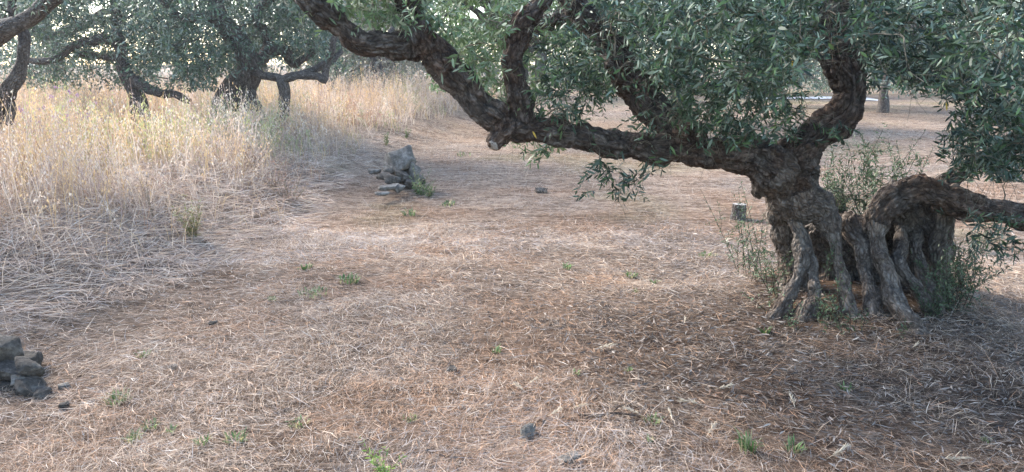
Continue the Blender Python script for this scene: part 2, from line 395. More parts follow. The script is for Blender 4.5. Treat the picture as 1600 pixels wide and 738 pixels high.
def grow_twigs(nodes, targets, seed, droop=.12, maxr=.011, k=1.0):
    """join each target to the nearest wood; returns list of (pts, radii)"""
    r_ = np.random.default_rng(seed); nodes = list(nodes); arr = np.array(nodes); out = []
    d0 = np.array([np.linalg.norm(arr-t, axis=1).min() for t in targets]); order = np.argsort(d0)
    for i in order:
        t = targets[i]; d = np.linalg.norm(arr-t, axis=1)
        j = int(np.argmin(d)); L = d[j]
        if L < .02: continue
        a = arr[j]; n = max(4, int(L/(.08*k*k))+2); s = np.linspace(0, 1, n)[:, None]
        w = r_.normal(0, .12*L, 3); w2 = r_.normal(0, .06*L, 3)
        p = a*(1-s)+t*s + np.sin(s*np.pi)*(w+np.array([0, 0, .25*droop*L])) + np.sin(2*s*np.pi)*w2
        r0 = min(maxr, .003*k+.009*L); out.append((p, np.linspace(r0, .0022*k, n)))
        arr = np.vstack([arr, p[1:]])
    return out

# ------------------------------------------------------------------ leaves
LT = np.array([[0, 0, 0], [.3, .42, .02], [.3, -.42, .02], [.68, .4, 0], [.68, -.4, 0], [1, 0, -.06]])
LF4 = ([[1, 2, 4, 3]], [[0, 2, 1], [3, 4, 5]])
def unit(a): return a/(np.linalg.norm(a, axis=-1, keepdims=True)+1e-9)
class Leaves:
    def __init__(s): s.p, s.d, s.n, s.l, s.w, s.c = [], [], [], [], [], []
    def add(s, p, d, n, l, w, c):
        s.p.append(p); s.d.append(d); s.n.append(n); s.l.append(l); s.w.append(w); s.c.append(c)
    def cat(s):
        s.p, s.d, s.n, s.c = map(np.vstack, (s.p, s.d, s.n, s.c)); s.l, s.w = np.concatenate(s.l), np.concatenate(s.w)
    def arrays(s, sel, simple=False):
        p, d, n, l, w, c = s.p[sel], unit(s.d[sel]), s.n[sel], s.l[sel], s.w[sel], s.c[sel]
        b = unit(np.cross(n, d)); n = np.cross(d, b); k = len(p)
        if simple:
            T = np.array([[0, 0, 0], [.45, .5, 0], [1, 0, -.05], [.45, -.5, 0]])
        else: T = LT
        V = p[:, None] + d[:, None]*(T[None, :, 0:1]*l[:, None, None]) + b[:, None]*(T[None, :, 1:2]*w[:, None, None]) + n[:, None]*(T[None, :, 2:3]*l[:, None, None])
        m = len(T); V = V.reshape(-1, 3); C = np.repeat(c, m, 0); o = np.arange(k)[:, None, None]*m
        if simple: F = [(np.array([[[0, 3, 2, 1]]])+o).reshape(-1, 4)]
        else: F = [(np.array(LF4[0])[None]+o).reshape(-1, 4), (np.array(LF4[1])[None]+o).reshape(-1, 3)]
        return V, F, C
    def frame(s, i):
        d = unit(s.d[i]); b = unit(np.cross(s.n[i], d)); n = np.cross(d, b)
        M = Matrix(((d[0]*s.l[i], b[0]*s.w[i], n[0]*s.l[i], s.p[i][0]), (d[1]*s.l[i], b[1]*s.w[i], n[1]*s.l[i], s.p[i][1]), (d[2]*s.l[i], b[2]*s.w[i], n[2]*s.l[i], s.p[i][2]), (0, 0, 0, 1)))
        return M
def sprigs(LV, W, base, direc, length, r_, leafl=.055, gap=.016, droop=.35, pal=None, stem_r=.0016, leafw=.255, wood=True):
    """one sprig per base: curved stem with opposite leaf pairs"""
    for a, d, L in zip(base, direc, length):
        d = d/np.linalg.norm(d); n = max(3, int(L/gap)); s = np.linspace(0, 1, n)[:, None]
        curve = r_.normal(0, .18, 3); curve[2] -= droop
        p = a + d*L*s + curve*L*.5*s*s
        t = unit(np.gradient(p, axis=0)); u = unit(np.cross(t, r_.normal(0, 1, 3))); v = np.cross(t, u)
        ph = np.arange(n)*math.pi/2 + r_.normal(0, .35, n)
        for sg in (1, -1):
            side = (np.cos(ph)[:, None]*u + np.sin(ph)[:, None]*v)*sg + r_.normal(0, .18, (n, 3))
            ld = unit(t*r_.uniform(.45, 1.0, (n, 1)) + side*r_.uniform(.6, 1.0, (n, 1)) + np.array([0, 0, -.12]))
            nn = unit(t*.7 - side*.5 + r_.normal(0, .45, (n, 3)) + np.array([0, 0, .5]))
            l = leafl*r_.uniform(.6, 1.2, n)*(1-.35*s[:, 0]**3)
            keep = r_.random(n) > .12; keep[0] = False
            c = pal[r_.choice(len(pal), n)]*r_.uniform(.75, 1.25, (n, 1))
            LV.add(p[keep], ld[keep], nn[keep], l[keep], (l*leafw*r_.uniform(.8, 1.15, n))[keep], c[keep])
        if wood:
            q = p[::max(1, n//4)]
            if len(q) > 1:
                V, F, C, B = tube(q, np.linspace(stem_r, stem_r*.5, len(q)), 3); W.add(V, F, None, B)
def fast_sprigs(LV, base, direc, length, r_, leafl, n, droop, pal, leafw):
    m = len(base); s = np.linspace(.08, 1, n)[None, :, None]; d = unit(direc)[:, None]; L = length[:, None, None]
    cv = r_.normal(0, .18, (m, 1, 3)); cv[..., 2] -= droop
    p = base[:, None] + d*L*s + cv*L*.5*s*s; t = unit(d + cv*s)
    for sg in range(2):
        side = r_.normal(0, 1, (m, n, 3)); ld = unit(t*r_.uniform(.4, 1, (m, n, 1)) + unit(side)*.85 + np.array([0, 0, -.12]))
        nn = unit(r_.normal(0, .6, (m, n, 3)) + np.array([0, 0, .7])); l = leafl*r_.uniform(.6, 1.2, (m, n))
        keep = (r_.random((m, n)) > .1).ravel(); c = pal[r_.choice(len(pal), m*n)]*r_.uniform(.72, 1.28, (m*n, 1))
        LV.add(p.reshape(-1, 3)[keep], ld.reshape(-1, 3)[keep], nn.reshape(-1, 3)[keep], l.ravel()[keep], (l*leafw*r_.uniform(.8, 1.15, (m, n))).ravel()[keep], c[keep])
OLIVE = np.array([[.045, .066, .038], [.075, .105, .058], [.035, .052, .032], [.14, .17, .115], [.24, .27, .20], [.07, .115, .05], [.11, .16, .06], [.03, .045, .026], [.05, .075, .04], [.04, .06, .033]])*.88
OLIVE = OLIVE*np.array([.88, 1.02, 1.04]); OLIVE_SHADED = OLIVE*np.array([.66, .68, .72])  # second palette: same leaves darkened, crown shade at right put into their colour
OLIVE_SUNLIT = np.array([[.10, .16, .06], [.13, .19, .08], [.09, .13, .06], [.18, .24, .13], [.24, .28, .18]])  # brighter greens, sunlight on the left sprays put into the leaf colour
OLIVE_FAR = np.array([[.085, .12, .085], [.13, .17, .125], [.20, .24, .19], [.065, .095, .07], [.105, .16, .085]])  # silvery far leaves, with some haze painted in as paler, bluer colour

# ------------------------------------------------------------------ the near olive
def build_near_olive():
    gp = ground(1330, 490)
    root = empty('olive_tree', gp)
    tag(root, 'old gnarled foreground olive with ribbed hollow trunk and long limb reaching left', 'tree', 'olive trees of the grove')
    ch = []
    def C(pid, pts): P, R = pxchain(pts); ch.append(('w', pid, P, R)); return P, R
    # 0 trunk: ribs, back wall
    C(0, [(1205, 272, 4.66, 34), (1228, 292, 4.68, 38), (1262, 320, 4.72, 36), (1292, 342, 4.72, 22), (1304, 372, 4.64, 12), (1309, 405, 4.57, 10), (1316, 440, 4.5, 11), (1322, 475, 4.42, 14), (1331, 500, 4.36, 17), (1338, 520, 4.30, 14)])
    C(0, [(1232, 300, 4.72, 26), (1244, 328, 4.72, 16), (1244, 352, 4.68, 12), (1253, 385, 4.64, 13), (1248, 420, 4.58, 9), (1238, 450, 4.52, 10), (1227, 478, 4.46, 14), (1212, 496, 4.40, 14), (1196, 512, 4.36, 10)])
    C(0, [(1250, 362, 4.70, 9), (1260, 388, 4.66, 10), (1270, 415, 4.58, 8), (1273, 455, 4.48, 10), (1263, 485, 4.40, 15), (1252, 504, 4.34, 16), (1242, 522, 4.28, 12)])
    C(0, [(1335, 352, 4.86, 20), (1346, 385, 4.72, 13), (1353, 430, 4.58, 11), (1362, 468, 4.46, 14), (1368, 500, 4.34, 19), (1374, 524, 4.26, 16)])
    C(0, [(1372, 335, 4.70, 16), (1373, 372, 4.64, 13), (1382, 410, 4.54, 13), (1390, 445, 4.42, 15), (1403, 480, 4.30, 18), (1424, 504, 4.20, 18), (1446, 522, 4.12, 11)])
    C(0, [(1404, 335, 4.98, 9), (1410, 370, 4.88, 10), (1406, 412, 4.62, 12), (1420, 438, 4.56, 10), (1440, 458, 4.50, 10), (1448, 488, 4.42, 10)])
    C(0, [(1428, 335, 5.02, 9), (1430, 375, 4.90, 10), (1440, 420, 4.70, 11), (1453, 450, 4.60, 13), (1462, 490, 4.48, 15)])
    C(0, [(1218, 300, 4.95, 19), (1218, 335, 4.97, 17), (1230, 385, 4.98, 20), (1238, 430, 4.94, 22), (1244, 480, 4.86, 24)])
    C(0, [(1285, 335, 5.12, 34), (1292, 400, 5.34, 46), (1300, 490, 5.34, 60)])
    C(0, [(1352, 355, 5.2, 28), (1366, 420, 5.38, 48), (1372, 490, 5.36, 62)])
    C(0, [(1398, 298, 4.86, 24), (1410, 335, 5.05, 28), (1432, 390, 5.15, 36), (1438, 450, 5.1, 42), (1446, 495, 5.0, 42)])
    C(0, [(1480, 322, 4.84, 14), (1472, 365, 4.86, 14), (1466, 410, 4.86, 15), (1466, 450, 4.8, 18), (1474, 495, 4.66, 18)])
    C(0, [(1318, 345, 4.88, 19), (1345, 352, 4.92, 19), (1372, 345, 4.86, 19)])
    C(0, [(1452, 312, 4.98, 16), (1458, 345, 5.05, 20), (1462, 390, 5.08, 22), (1455, 440, 5.0, 26)])
    # knots and swellings
    def K(pts): P, R = pxchain(pts); ch.append(('knot', 0, P, R))
    for x, y, Y, r in ((1299, 350, 4.64, 13), (1246, 338, 4.66, 11), (1212, 338, 4.9, 14), (1186, 294, 4.66, 18), (1258, 390, 4.6, 13), (1380, 352, 4.62, 13), (1378, 402, 4.5, 13), (1482, 314, 4.6, 19), (1232, 272, 4.6, 18), (1317, 438, 4.48, 9), (1392, 450, 4.39, 12), (1226, 482, 4.43, 13), (1272, 448, 4.45, 9)):
        K([(x-5, y-7, Y+.05, r*.6), (x, y, Y+.02, r*.95), (x+3, y+8, Y+.05, r*.6)])
    a = np.linspace(0, 2*np.pi, 11); ringp = [(1257+15*math.cos(q), 276+22*math.sin(q), 4.82-.03*math.cos(q), 9) for q in a]; K(ringp)
    C(0, [(1262, 300, 4.86, 22), (1268, 325, 4.88, 30)])
    # 1 long left limb
    L1 = C(1, [(1225, 285, 4.7, 38), (1205, 266, 4.66, 38), (1172, 248, 4.64, 30), (1130, 242, 4.63, 24), (1062, 234, 4.6, 22), (1000, 230, 4.58, 21), (930, 217, 4.55, 20), (872, 205, 4.52, 21), (832, 205, 4.5, 21), (796, 202, 4.48, 21), (770, 180, 4.47, 21), (736, 146, 4.46, 22), (702, 104, 4.44, 22), (664, 74, 4.42, 23), (612, 68, 4.38, 19), (562, 64, 4.34, 19), (524, 32, 4.3, 19), (482, -6, 4.25, 21), (420, -52, 4.2, 19), (330, -90, 4.1, 15), (250, -150, 4.0, 11)])
    C(1, [(790, 200, 4.47, 24), (778, 216, 4.42, 15), (770, 226, 4.40, 13)])
    K([(866, 207, 4.5, 22), (876, 190, 4.5, 15)]); K([(655, 50, 4.41, 25), (650, 36, 4.4, 20)]); K([(690, 92, 4.42, 18), (700, 104, 4.38, 18)]); K([(1100, 245, 4.56, 20), (1106, 252, 4.54, 14)]); K([(1000, 225, 4.52, 18), (990, 216, 4.5, 12)])
    # 2.. branches
    C(2, [(822, 205, 4.5, 22), (818, 180, 4.51, 19), (808, 140, 4.53, 18), (803, 92, 4.55, 17), (814, 44, 4.56, 18), (846, 0, 4.58, 16), (880, -60, 4.6, 14), (900, -140, 4.6, 11)])
    C(3, [(662, 72, 4.42, 27), (650, 40, 4.42, 24), (642, 8, 4.42, 20), (640, -40, 4.45, 17), (655, -120, 4.5, 12)])
    C(4, [(1215, 272, 4.68, 32), (1236, 248, 4.68, 28), (1272, 218, 4.68, 23), (1316, 178, 4.68, 25), (1334, 138, 4.7, 27), (1312, 96, 4.74, 28), (1300, 48, 4.76, 27), (1306, -10, 4.8, 27), (1330, -90, 4.9, 23), (1360, -200, 5.0, 17)])
    C(5, [(1085, 226, 4.66, 26), (1050, 196, 4.8, 26), (1012, 165, 4.9, 24), (982, 128, 5.0, 22), (965, 84, 5.05, 20), (935, 42, 5.1, 18), (890, 0, 5.15, 16), (850, -60, 5.2, 13)])
    C(6, [(968, 100, 5.04, 18), (930, 60, 5.2, 15), (880, 30, 5.35, 13), (830, 40, 5.5, 12), (790, 28, 5.6, 12), (750, -8, 5.7, 10), (710, -50, 5.8, 8)])
    C(7, [(1368, 372, 4.72, 14), (1374, 336, 4.69, 18), (1394, 308, 4.66, 23), (1430, 297, 4.64, 19), (1468, 306, 4.64, 22), (1500, 318, 4.63, 23), (1545, 326, 4.6, 18), (1610, 338, 4.56, 18), (1690, 345, 4.5, 16), (1790, 310, 4.4, 13)])
    C(8, [(1468, 300, 4.7, 18), (1500, 268, 4.8, 11), (1540, 250, 4.86, 13), (1580, 230, 4.9, 15), (1625, 200, 4.95, 16), (1700, 130, 5.0, 15), (1760, 20, 5.1, 12)])
    meshes, S, SR = remesh_wood(ch, .0115, 3, .03)
    for pid in sorted(meshes):
        link('trunk' if pid == 0 else 'limb', meshes[pid], M_TRUNK if pid == 0 else M_BARK, root)
    c0 = at(769, 229, 4.39); nn_ = unit(np.array([-.5, -.62, -.6])); u_ = unit(np.cross(nn_, [0, 0, 1.0])); v_ = np.cross(nn_, u_); q_ = np.arange(12)*np.pi/6
    rr_ = .036*(1+.15*np.sin(q_*3+1)); Vd = np.vstack([c0+u_*(np.cos(t_)*r1)+v_*(np.sin(t_)*r1) for t_, r1 in zip(q_, rr_)] + [c0+nn_*.006]); Vd = np.vstack([Vd, Vd[:12]-nn_*.05])
    Fd = [np.array([[12, i, (i+1) % 12] for i in range(12)]), np.array([[i, 13+i, 13+(i+1) % 12, (i+1) % 12] for i in range(12)])]
    link('cut_face', mesh_np('cut_face', Vd, Fd), M_CUT, root)
    # foliage: targets by region, (x0,x1,y0,y1,Y0,Y1,n,palette)
    r_ = np.random.default_rng(3)
    REG = [(690, 790, -10, 130, 4.3, 5.1, 26, OLIVE_SUNLIT), (760, 830, 60, 190, 4.55, 5.2, 12, OLIVE_SUNLIT), (545, 640, -10, 45, 4.2, 4.7, 9, OLIVE_SUNLIT), (600, 700, -20, 60, 4.3, 4.6, 9, OLIVE_SUNLIT),
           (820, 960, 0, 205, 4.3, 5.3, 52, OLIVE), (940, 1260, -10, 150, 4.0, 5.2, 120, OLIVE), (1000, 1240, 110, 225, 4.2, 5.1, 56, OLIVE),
           (1230, 1420, -10, 80, 4.0, 5.4, 52, OLIVE_SHADED), (1380, 1620, -10, 130, 4.0, 5.3, 80, OLIVE_SHADED), (1475, 1640, 120, 290, 4.0, 4.9, 90, OLIVE_SHADED), (1350, 1480, 60, 115, 4.6, 5.4, 16, OLIVE_SHADED),
           (905, 1030, 255, 285, 4.3, 4.45, 5, OLIVE_SHADED), (820, 870, 225, 235, 4.55, 4.7, 2, OLIVE_SUNLIT), (1510, 1620, 335, 365, 4.2, 4.5, 7, OLIVE_SHADED), (1230, 1330, 0, 90, 3.7, 4.0, 9, OLIVE),
           (1180, 1300, 180, 200, 4.4, 4.6, 3, OLIVE), (960, 1230, 0, 120, 3.2, 3.8, 12, OLIVE), (1400, 1620, 20, 190, 3.1, 3.7, 16, OLIVE), (700, 790, 10, 110, 3.8, 4.2, 5, OLIVE_SUNLIT), (840, 900, 165, 195, 4.3, 4.45, 4, OLIVE), (960, 1180, 195, 225, 4.35, 4.5, 8, OLIVE), (470, 560, -60, -5, 4.0, 4.6, 10, OLIVE_SUNLIT)]
    T, PALS, HANG = [], [], []
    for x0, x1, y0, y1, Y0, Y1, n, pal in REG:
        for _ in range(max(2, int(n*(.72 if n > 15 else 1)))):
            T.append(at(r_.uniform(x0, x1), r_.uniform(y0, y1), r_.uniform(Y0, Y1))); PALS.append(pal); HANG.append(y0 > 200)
    nin = len(T)
    for _ in range(230):                                   # crown above the frame
        a = r_.uniform(0, 2*np.pi); q = math.sqrt(r_.random())*1.0
        p = np.array([1.35+2.7*q*math.cos(a), 4.75+1.9*q*math.sin(a), r_.uniform(2.05, 3.7)])
        px, py, D = to_px(p)
        if py > -15 and D > 0: p[2] += .5
        T.append(p); PALS.append(OLIVE); HANG.append(False)
    T = np.array(T)
    tw = grow_twigs(S[::2], T, 5, maxr=.012)
    W = Acc()
    for p, r in tw:
        V, F, Cc, B = tube(p, r, 4, 1, .1); W.add(V, F, None, B)
    LV = Leaves()
    ctr = np.array([1.3, 4.8, 2.0])
    for i, t in enumerate(T):
        n = 5 if i < nin else 4
        if HANG[i]: n = 4
        out = unit(t-ctr)
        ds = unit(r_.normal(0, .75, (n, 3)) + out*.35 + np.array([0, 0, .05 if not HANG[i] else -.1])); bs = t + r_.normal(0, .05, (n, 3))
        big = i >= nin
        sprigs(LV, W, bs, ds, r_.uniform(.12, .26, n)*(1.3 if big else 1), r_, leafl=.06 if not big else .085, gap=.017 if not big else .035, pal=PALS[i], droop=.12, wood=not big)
    for p, r in tw:                                        # leafy shoots along the twigs
        k = np.arange(2, len(p)-1, 3)
        for j in k:
            px, py, D = to_px(p[j])
            if -10 < py < 320 and r_.random() < .75:
                pal = OLIVE_SUNLIT if px < 830 else (OLIVE_SHADED if px > 1300 else OLIVE)
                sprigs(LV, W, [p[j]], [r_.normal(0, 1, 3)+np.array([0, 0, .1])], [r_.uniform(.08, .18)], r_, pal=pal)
    # keep the named open spaces of the crown free (ground seen under the long limb, gap below the right limb)
    LV.cat(); px, py, D = to_px(LV.p)
    px2, py2, _ = to_px(LV.p + unit(LV.d)*LV.l[:, None])
    yy = np.maximum(py, py2)
    bad = ((px < 890) & (yy > 232) & ~((px > 815) & (px < 880) & (yy < 268))) | ((px > 880) & (px < 1150) & (yy > 250) & ~((px > 900) & (px < 1035) & (yy < 318)))
    bad |= (px < 690) & (yy > 70) | (px > 1150) & (px < 1470) & (yy > 232) & (py < 400) | (px > 1335) & (px < 1470) & (yy > 155) & (yy < 232) | (px > 1255) & (px < 1300) & (yy > 130) & (yy < 190) & (px+yy > 1405)
    bad |= (px < 770) & (yy > 150) & (px < 700+ .6*(yy-100)) | (np.abs(px-742) < 20) & (np.abs(py-20) < 14)
    bad |= (px > 1255) & (px < 1345) & (yy > 95) & (yy < 200) | (px > 1475) & (yy > 286) & (py < 335)
    def pldist(P):
        d = np.full(len(px), 1e9)
        for (x0, y0), (x1, y1) in zip(P[:-1], P[1:]):
            t = np.clip(((px-x0)*(x1-x0)+(py-y0)*(y1-y0))/((x1-x0)**2+(y1-y0)**2), 0, 1); d = np.minimum(d, np.hypot(px-x0-t*(x1-x0), py-y0-t*(y1-y0)))
        return d
    cut = r_.random(len(px)) < .82
    bad |= cut & (LV.p[:, 1] < 5.0) & (pldist([(1085, 226), (1012, 165), (982, 128), (965, 84), (935, 42), (890, 0)]) < 24)
    bad |= cut & (LV.p[:, 1] < 4.7) & (pldist([(1312, 110), (1300, 48), (1306, -10)]) < 22)
    bad |= cut & (LV.p[:, 1] < 4.55) & (pldist([(822, 205), (808, 140), (803, 92), (814, 44), (846, 0)]) < 16)
    bad |= cut & (LV.p[:, 1] < 4.5) & (pldist([(1172, 248), (1062, 234), (930, 217), (872, 205), (796, 202), (736, 146), (664, 74), (562, 64), (482, -6)]) < 17)
    ok = ~bad & (D > .5)
    # the leaves that show largest become single parts
    inf = ok & (px > 5) & (px < 1595) & (py > 3) & (py < 395)
    score = np.where(inf, np.hypot(px2-px, py2-py)*LV.w/D - .0*D, -1)*np.where(inf, np.clip(5.0-D, .2, 1.6), 1)
    top = np.argsort(-score)[:300]; rest = ok.copy(); rest[top] = False
    V, F, Cc = LV.arrays(np.where(rest)[0])
    tag(link('foliage', mesh_np('foliage', V, F, Cc), M_LEAF, root), kind='stuff')
    tag(link('twigs', W.mesh('twigs', True), M_TWIG, root), kind='stuff')
    lm = []
    cols = LV.c[top]; lab = np.argsort(np.argsort(cols.sum(1)))*12//300
    for b in range(12):
        lm.append(mesh_np('leaf', LT, [np.array(LF4[0]), np.array(LF4[1])], np.repeat(cols[lab == b].mean(0)[None], 6, 0))); lm[-1].materials.append(M_LEAF)
    for i, b in zip(top, lab):
        o = bpy.data.objects.new('leaf', lm[b]); COL.objects.link(o); o.parent = root
        o.matrix_local = Matrix.Translation(-gp) @ LV.frame(i)
    # a few old yellow leaves
    for x, y, Y in ((1237, 92, 4.0), (1222, 45, 4.0), (832, 205, 4.4), (1560, 25, 4.1), (1550, 60, 4.1), (1478, 160, 4.3)):
        p = at(x, y, Y); d = unit(np.array([.3, -.2, -1.0])+r_.normal(0, .3, 3)); L2 = Leaves(); L2.add(p[None], d[None], np.array([[0, -1, .3]]), np.array([.05]), np.array([.013]), np.array([[.5, .33, .05]])); L2.cat()
        V, F, Cc = L2.arrays(np.array([0])); tag(link('leaf', mesh_np('leaf', V, F, Cc), M_LEAF, root), label='withered yellow leaf')
    # sucker shoots at the foot
    def shoot(px, py, Y, hpx, n, spread, pal, ll=.035, on_ground=True):
        if on_ground: b = ground(px, py)
        else: b = at(px, py, Y)
        W2 = Acc(); L3 = Leaves(); hh = hpx*depth(b)/FPX
        for _ in range(n):
            d = np.array([r_.normal(0, spread), r_.normal(0, spread), 1.0]); l = hh*r_.uniform(.55, 1.05); b0 = b + np.array([r_.normal(0, .03), r_.normal(0, .03), -.02])
            sprigs(L3, W2, [b0], [d], [l], r_, leafl=ll, gap=.02, droop=-.05, pal=pal, stem_r=.0028, leafw=.3)
            for f in r_.uniform(.3, .8, 3):
                sprigs(L3, W2, [b0+d/np.linalg.norm(d)*l*f], [unit(r_.normal(0, 1, 3)+np.array([0, 0, .5]))], [l*.3], r_, leafl=ll*.9, gap=.018, droop=0, pal=pal, stem_r=.0015, leafw=.3)
        L3.cat(); V, F, Cc = L3.arrays(np.arange(len(L3.p)))
        s = tag(link('sucker_shoot', W2.mesh('sucker_shoot', True), M_BARK, root)); f = link('leaves', mesh_np('leaves', V, F, Cc), M_LEAF)
        f.parent = s; tag(f, kind='stuff')
    G1 = np.array([[.07, .11, .05], [.10, .15, .07], [.13, .18, .10], [.055, .085, .045]])
    G2 = G1*.75
    for a in [(1165, 432, 0, 130, 6, .2, G1), (1185, 440, 0, 150, 6, .18, G1), (1205, 460, 0, 90, 6, .3, G1), (1300, 350, 5.25, 170, 7, .16, G1, .04, False), (1325, 350, 5.2, 110, 9, .25, G1, .04, False), (1345, 345, 5.25, 130, 8, .3, G1, .04, False), (1300, 350, 5.1, 90, 8, .3, G2, .035, False), (1310, 345, 5.0, 70, 5, .35, G2, .03, False),
              (1370, 330, 5.4, 150, 7, .35, G1, .04, False), (1410, 320, 5.5, 130, 6, .3, G1, .04, False),
              (1475, 475, 0, 115, 14, .35, G2), (1500, 462, 0, 110, 12, .35, G2), (1455, 495, 0, 95, 12, .4, G2), (1488, 488, 0, 125, 12, .3, G2), (1510, 430, 0, 110, 4, .3, G2),
              (1305, 512, 0, 85, 5, .3, G2), (1280, 505, 0, 60, 4, .4, G1, .03), (1330, 522, 0, 70, 5, .35, G2), (1240, 515, 0, 50, 4, .4, G1, .03), (1215, 490, 0, 60, 4, .4, G1, .03), (1400, 520, 0, 40, 3, .4, G2, .03), (1292, 430, 4.42, 60, 3, .3, G2, .03, False), (1530, 400, 0, 90, 3, .3, G2)]:
        shoot(*a)
build_near_olive()

# ------------------------------------------------------------------ trees farther off
def skyholes(p):
    q = to_px(p); bad = np.zeros(np.shape(q[0]), bool)
    for a, b, w, h_ in ((258, 112, 11, 14), (744, 20, 15, 11), (430, 98, 12, 10), (910, 128, 9, 8), (475, 95, 8, 10), (150, 15, 10, 8), (25, 12, 8, 8), (170, 150, 8, 10)):
        bad |= ((q[0]-a)/w)**2 + ((q[1]-b)/h_)**2 < .7 + .8*noise2(q[0], q[1], .12, 5, 2)
    return ~bad
def far_tree(label, base, limbs, lobes, n_t, seed, leaf=.075, per=5, pal=OLIVE_FAR, keep=None, twig_k=1.6, sides=10, leafw=.30):
    """limbs: list of (pts, radii) world; lobes: (centre, radii) ellipsoids of the crown"""
    r_ = np.random.default_rng(seed)
    root = empty('olive_tree', base); tag(root, label, 'tree', 'olive trees of the grove')
    nodes = []
    for k, (P, R) in enumerate(limbs):
        p, r = spline(P, R, max(.05, np.mean(R)*.6)); p = p + (np.stack([noise3(np.stack([np.arange(len(p))*.25, np.full(len(p), j*5.), np.full(len(p), k*3.)], -1), seed) for j in range(3)], -1)-.5)*np.mean(R)*.5*np.clip(np.arange(len(p))/4, 0, 1)[:, None]
        V, F, C, B = tube(p, r, sides, seed+k, .28); link('trunk' if k == 0 else 'limb', (lambda A: (A.add(V, F, C, B), A.mesh('wood', True))[1])(Acc()), M_BARK_FAR, root)
        nodes.append(p[len(p)//4 if k == 0 else 0:])
    T = []
    vol = np.array([np.prod(q[1]) for q in lobes]); vol /= vol.sum()
    while len(T) < n_t:
        c, rr = lobes[r_.choice(len(lobes), p=vol)]; d = unit(r_.normal(0, 1, 3)); q = r_.random()**(1/2.2)
        p = np.array(c)+d*q*np.array(rr)
        if noise3(p[None]*1.1+seed, seed)[0] < .36 + .06*r_.random(): continue
        if keep is not None and not bool(np.all(keep(p[None]))): continue
        T.append(p)
    T = np.array(T); W = Acc(); LV = Leaves(); tw = grow_twigs(np.vstack(nodes), T, seed, maxr=.03, k=twig_k)
    for p, r in tw: V, F, C, B = tube(p, r*1.3, 3); W.add(V, F, None, B)
    ctr = T.mean(0)
    TT = np.repeat(T, per, 0); m = len(TT)
    ds = unit(r_.normal(0, .8, (m, 3)) + unit(TT-ctr)*.3 + np.array([0, 0, -.25]))
    fast_sprigs(LV, TT + r_.normal(0, .12, (m, 3)), ds, r_.uniform(.25, .55, m), r_, leaf, max(4, int(.4/(leaf*.56))), .4, pal, leafw)
    LV.cat(); sel = np.arange(len(LV.p))
    if keep is not None: sel = np.where(keep(LV.p))[0]
    V, F, C = LV.arrays(sel, simple=True)
    tag(link('crown', mesh_np('crown', V, F, C), M_LEAF, root), kind='stuff')
    tag(link('twigs', W.mesh('twigs', True), M_BARK_FAR, root), kind='stuff')
    return root
def C_(pts): return pxchain(pts)
def px_lobes(L):
    """(px, py, Y, half width px, half height px, half depth m)"""
    out = []
    for x, y, Y, a, b, c in L:
        p = at(x, y, Y); k = depth(p)/FPX; out.append((p, (a*k, c, b*k)))
    return out
g = ground(372, 212); YA = g[1]
far_tree('grey olive on the grassy terrace with split hollow trunk and propped side stem', g,
    [C_([(350, 226, YA, 20), (350, 195, YA, 19), (356, 165, YA, 22), (376, 135, YA+.1, 24), (388, 105, YA, 20), (372, 65, YA, 16), (345, 25, YA-.2, 13), (330, -40, YA-.2, 10)]),
     C_([(412, 222, YA, 18), (402, 195, YA, 17), (388, 160, YA+.05, 19), (380, 130, YA+.1, 20), (392, 95, YA+.2, 14)]),
     C_([(380, 225, YA+.25, 22), (378, 190, YA+.25, 22), (372, 150, YA+.2, 24)]),
     C_([(384, 100, YA-.1, 6.5), (408, 118, YA-.3, 6.5), (440, 122, YA-.4, 6.5), (475, 118, YA-.45, 5.8), (498, 120, YA-.5, 5.8), (507, 126, YA-.5, 5.8), (511, 100, YA-.5, 5.0), (520, 70, YA-.6, 5.0), (530, 40, YA-.6, 3.6)]),
     C_([(440, 122, YA-.4, 8), (446, 150, YA-.4, 9), (440, 178, YA-.4, 9), (432, 200, YA-.4, 12), (428, 222, YA-.4, 14)]),
     C_([(470, 118, YA-.4, 6), (500, 104, YA-.3, 6), (515, 98, YA-.2, 5), (535, 80, YA, 4)]),
     C_([(392, 105, YA, 12), (420, 80, YA+.2, 9), (412, 50, YA+.2, 8), (400, 30, YA+.2, 7), (410, 10, YA+.2, 6), (440, -20, YA, 5)]),
     C_([(420, 82, YA+.2, 8), (445, 80, YA+.3, 8), (462, 100, YA+.4, 6), (490, 80, YA+.5, 5)]),
     C_([(350, 40, YA-.2, 10), (320, 25, YA-.4, 8), (285, 30, YA-.5, 7), (260, 10, YA-.6, 6), (220, -10, YA-.6, 5)])],
    px_lobes([(300, 40, YA-.3, 90, 95, 1.6), (330, 100, YA-.6, 50, 50, .8), (460, 30, YA, 90, 70, 1.5), (380, -60, YA, 190, 90, 2.2), (270, 90, YA+.6, 60, 55, .8), (480, 90, YA+.5, 45, 40, .7), (400, 40, YA+1.2, 110, 60, .8), (290, 70, YA-1.2, 70, 75, .6), (450, 20, YA-1.0, 70, 50, .6)]), 640, 11, leaf=.09,
    keep=lambda p: (lambda q: ~((q[0] > 395) & (q[1] > 108) | (q[0] < 395) & (q[1] > 140) | (q[0] > 338) & (q[0] < 425) & (q[1] > 118)) & skyholes(p))(to_px(p)))
g = ground(218, 205); YB = g[1]
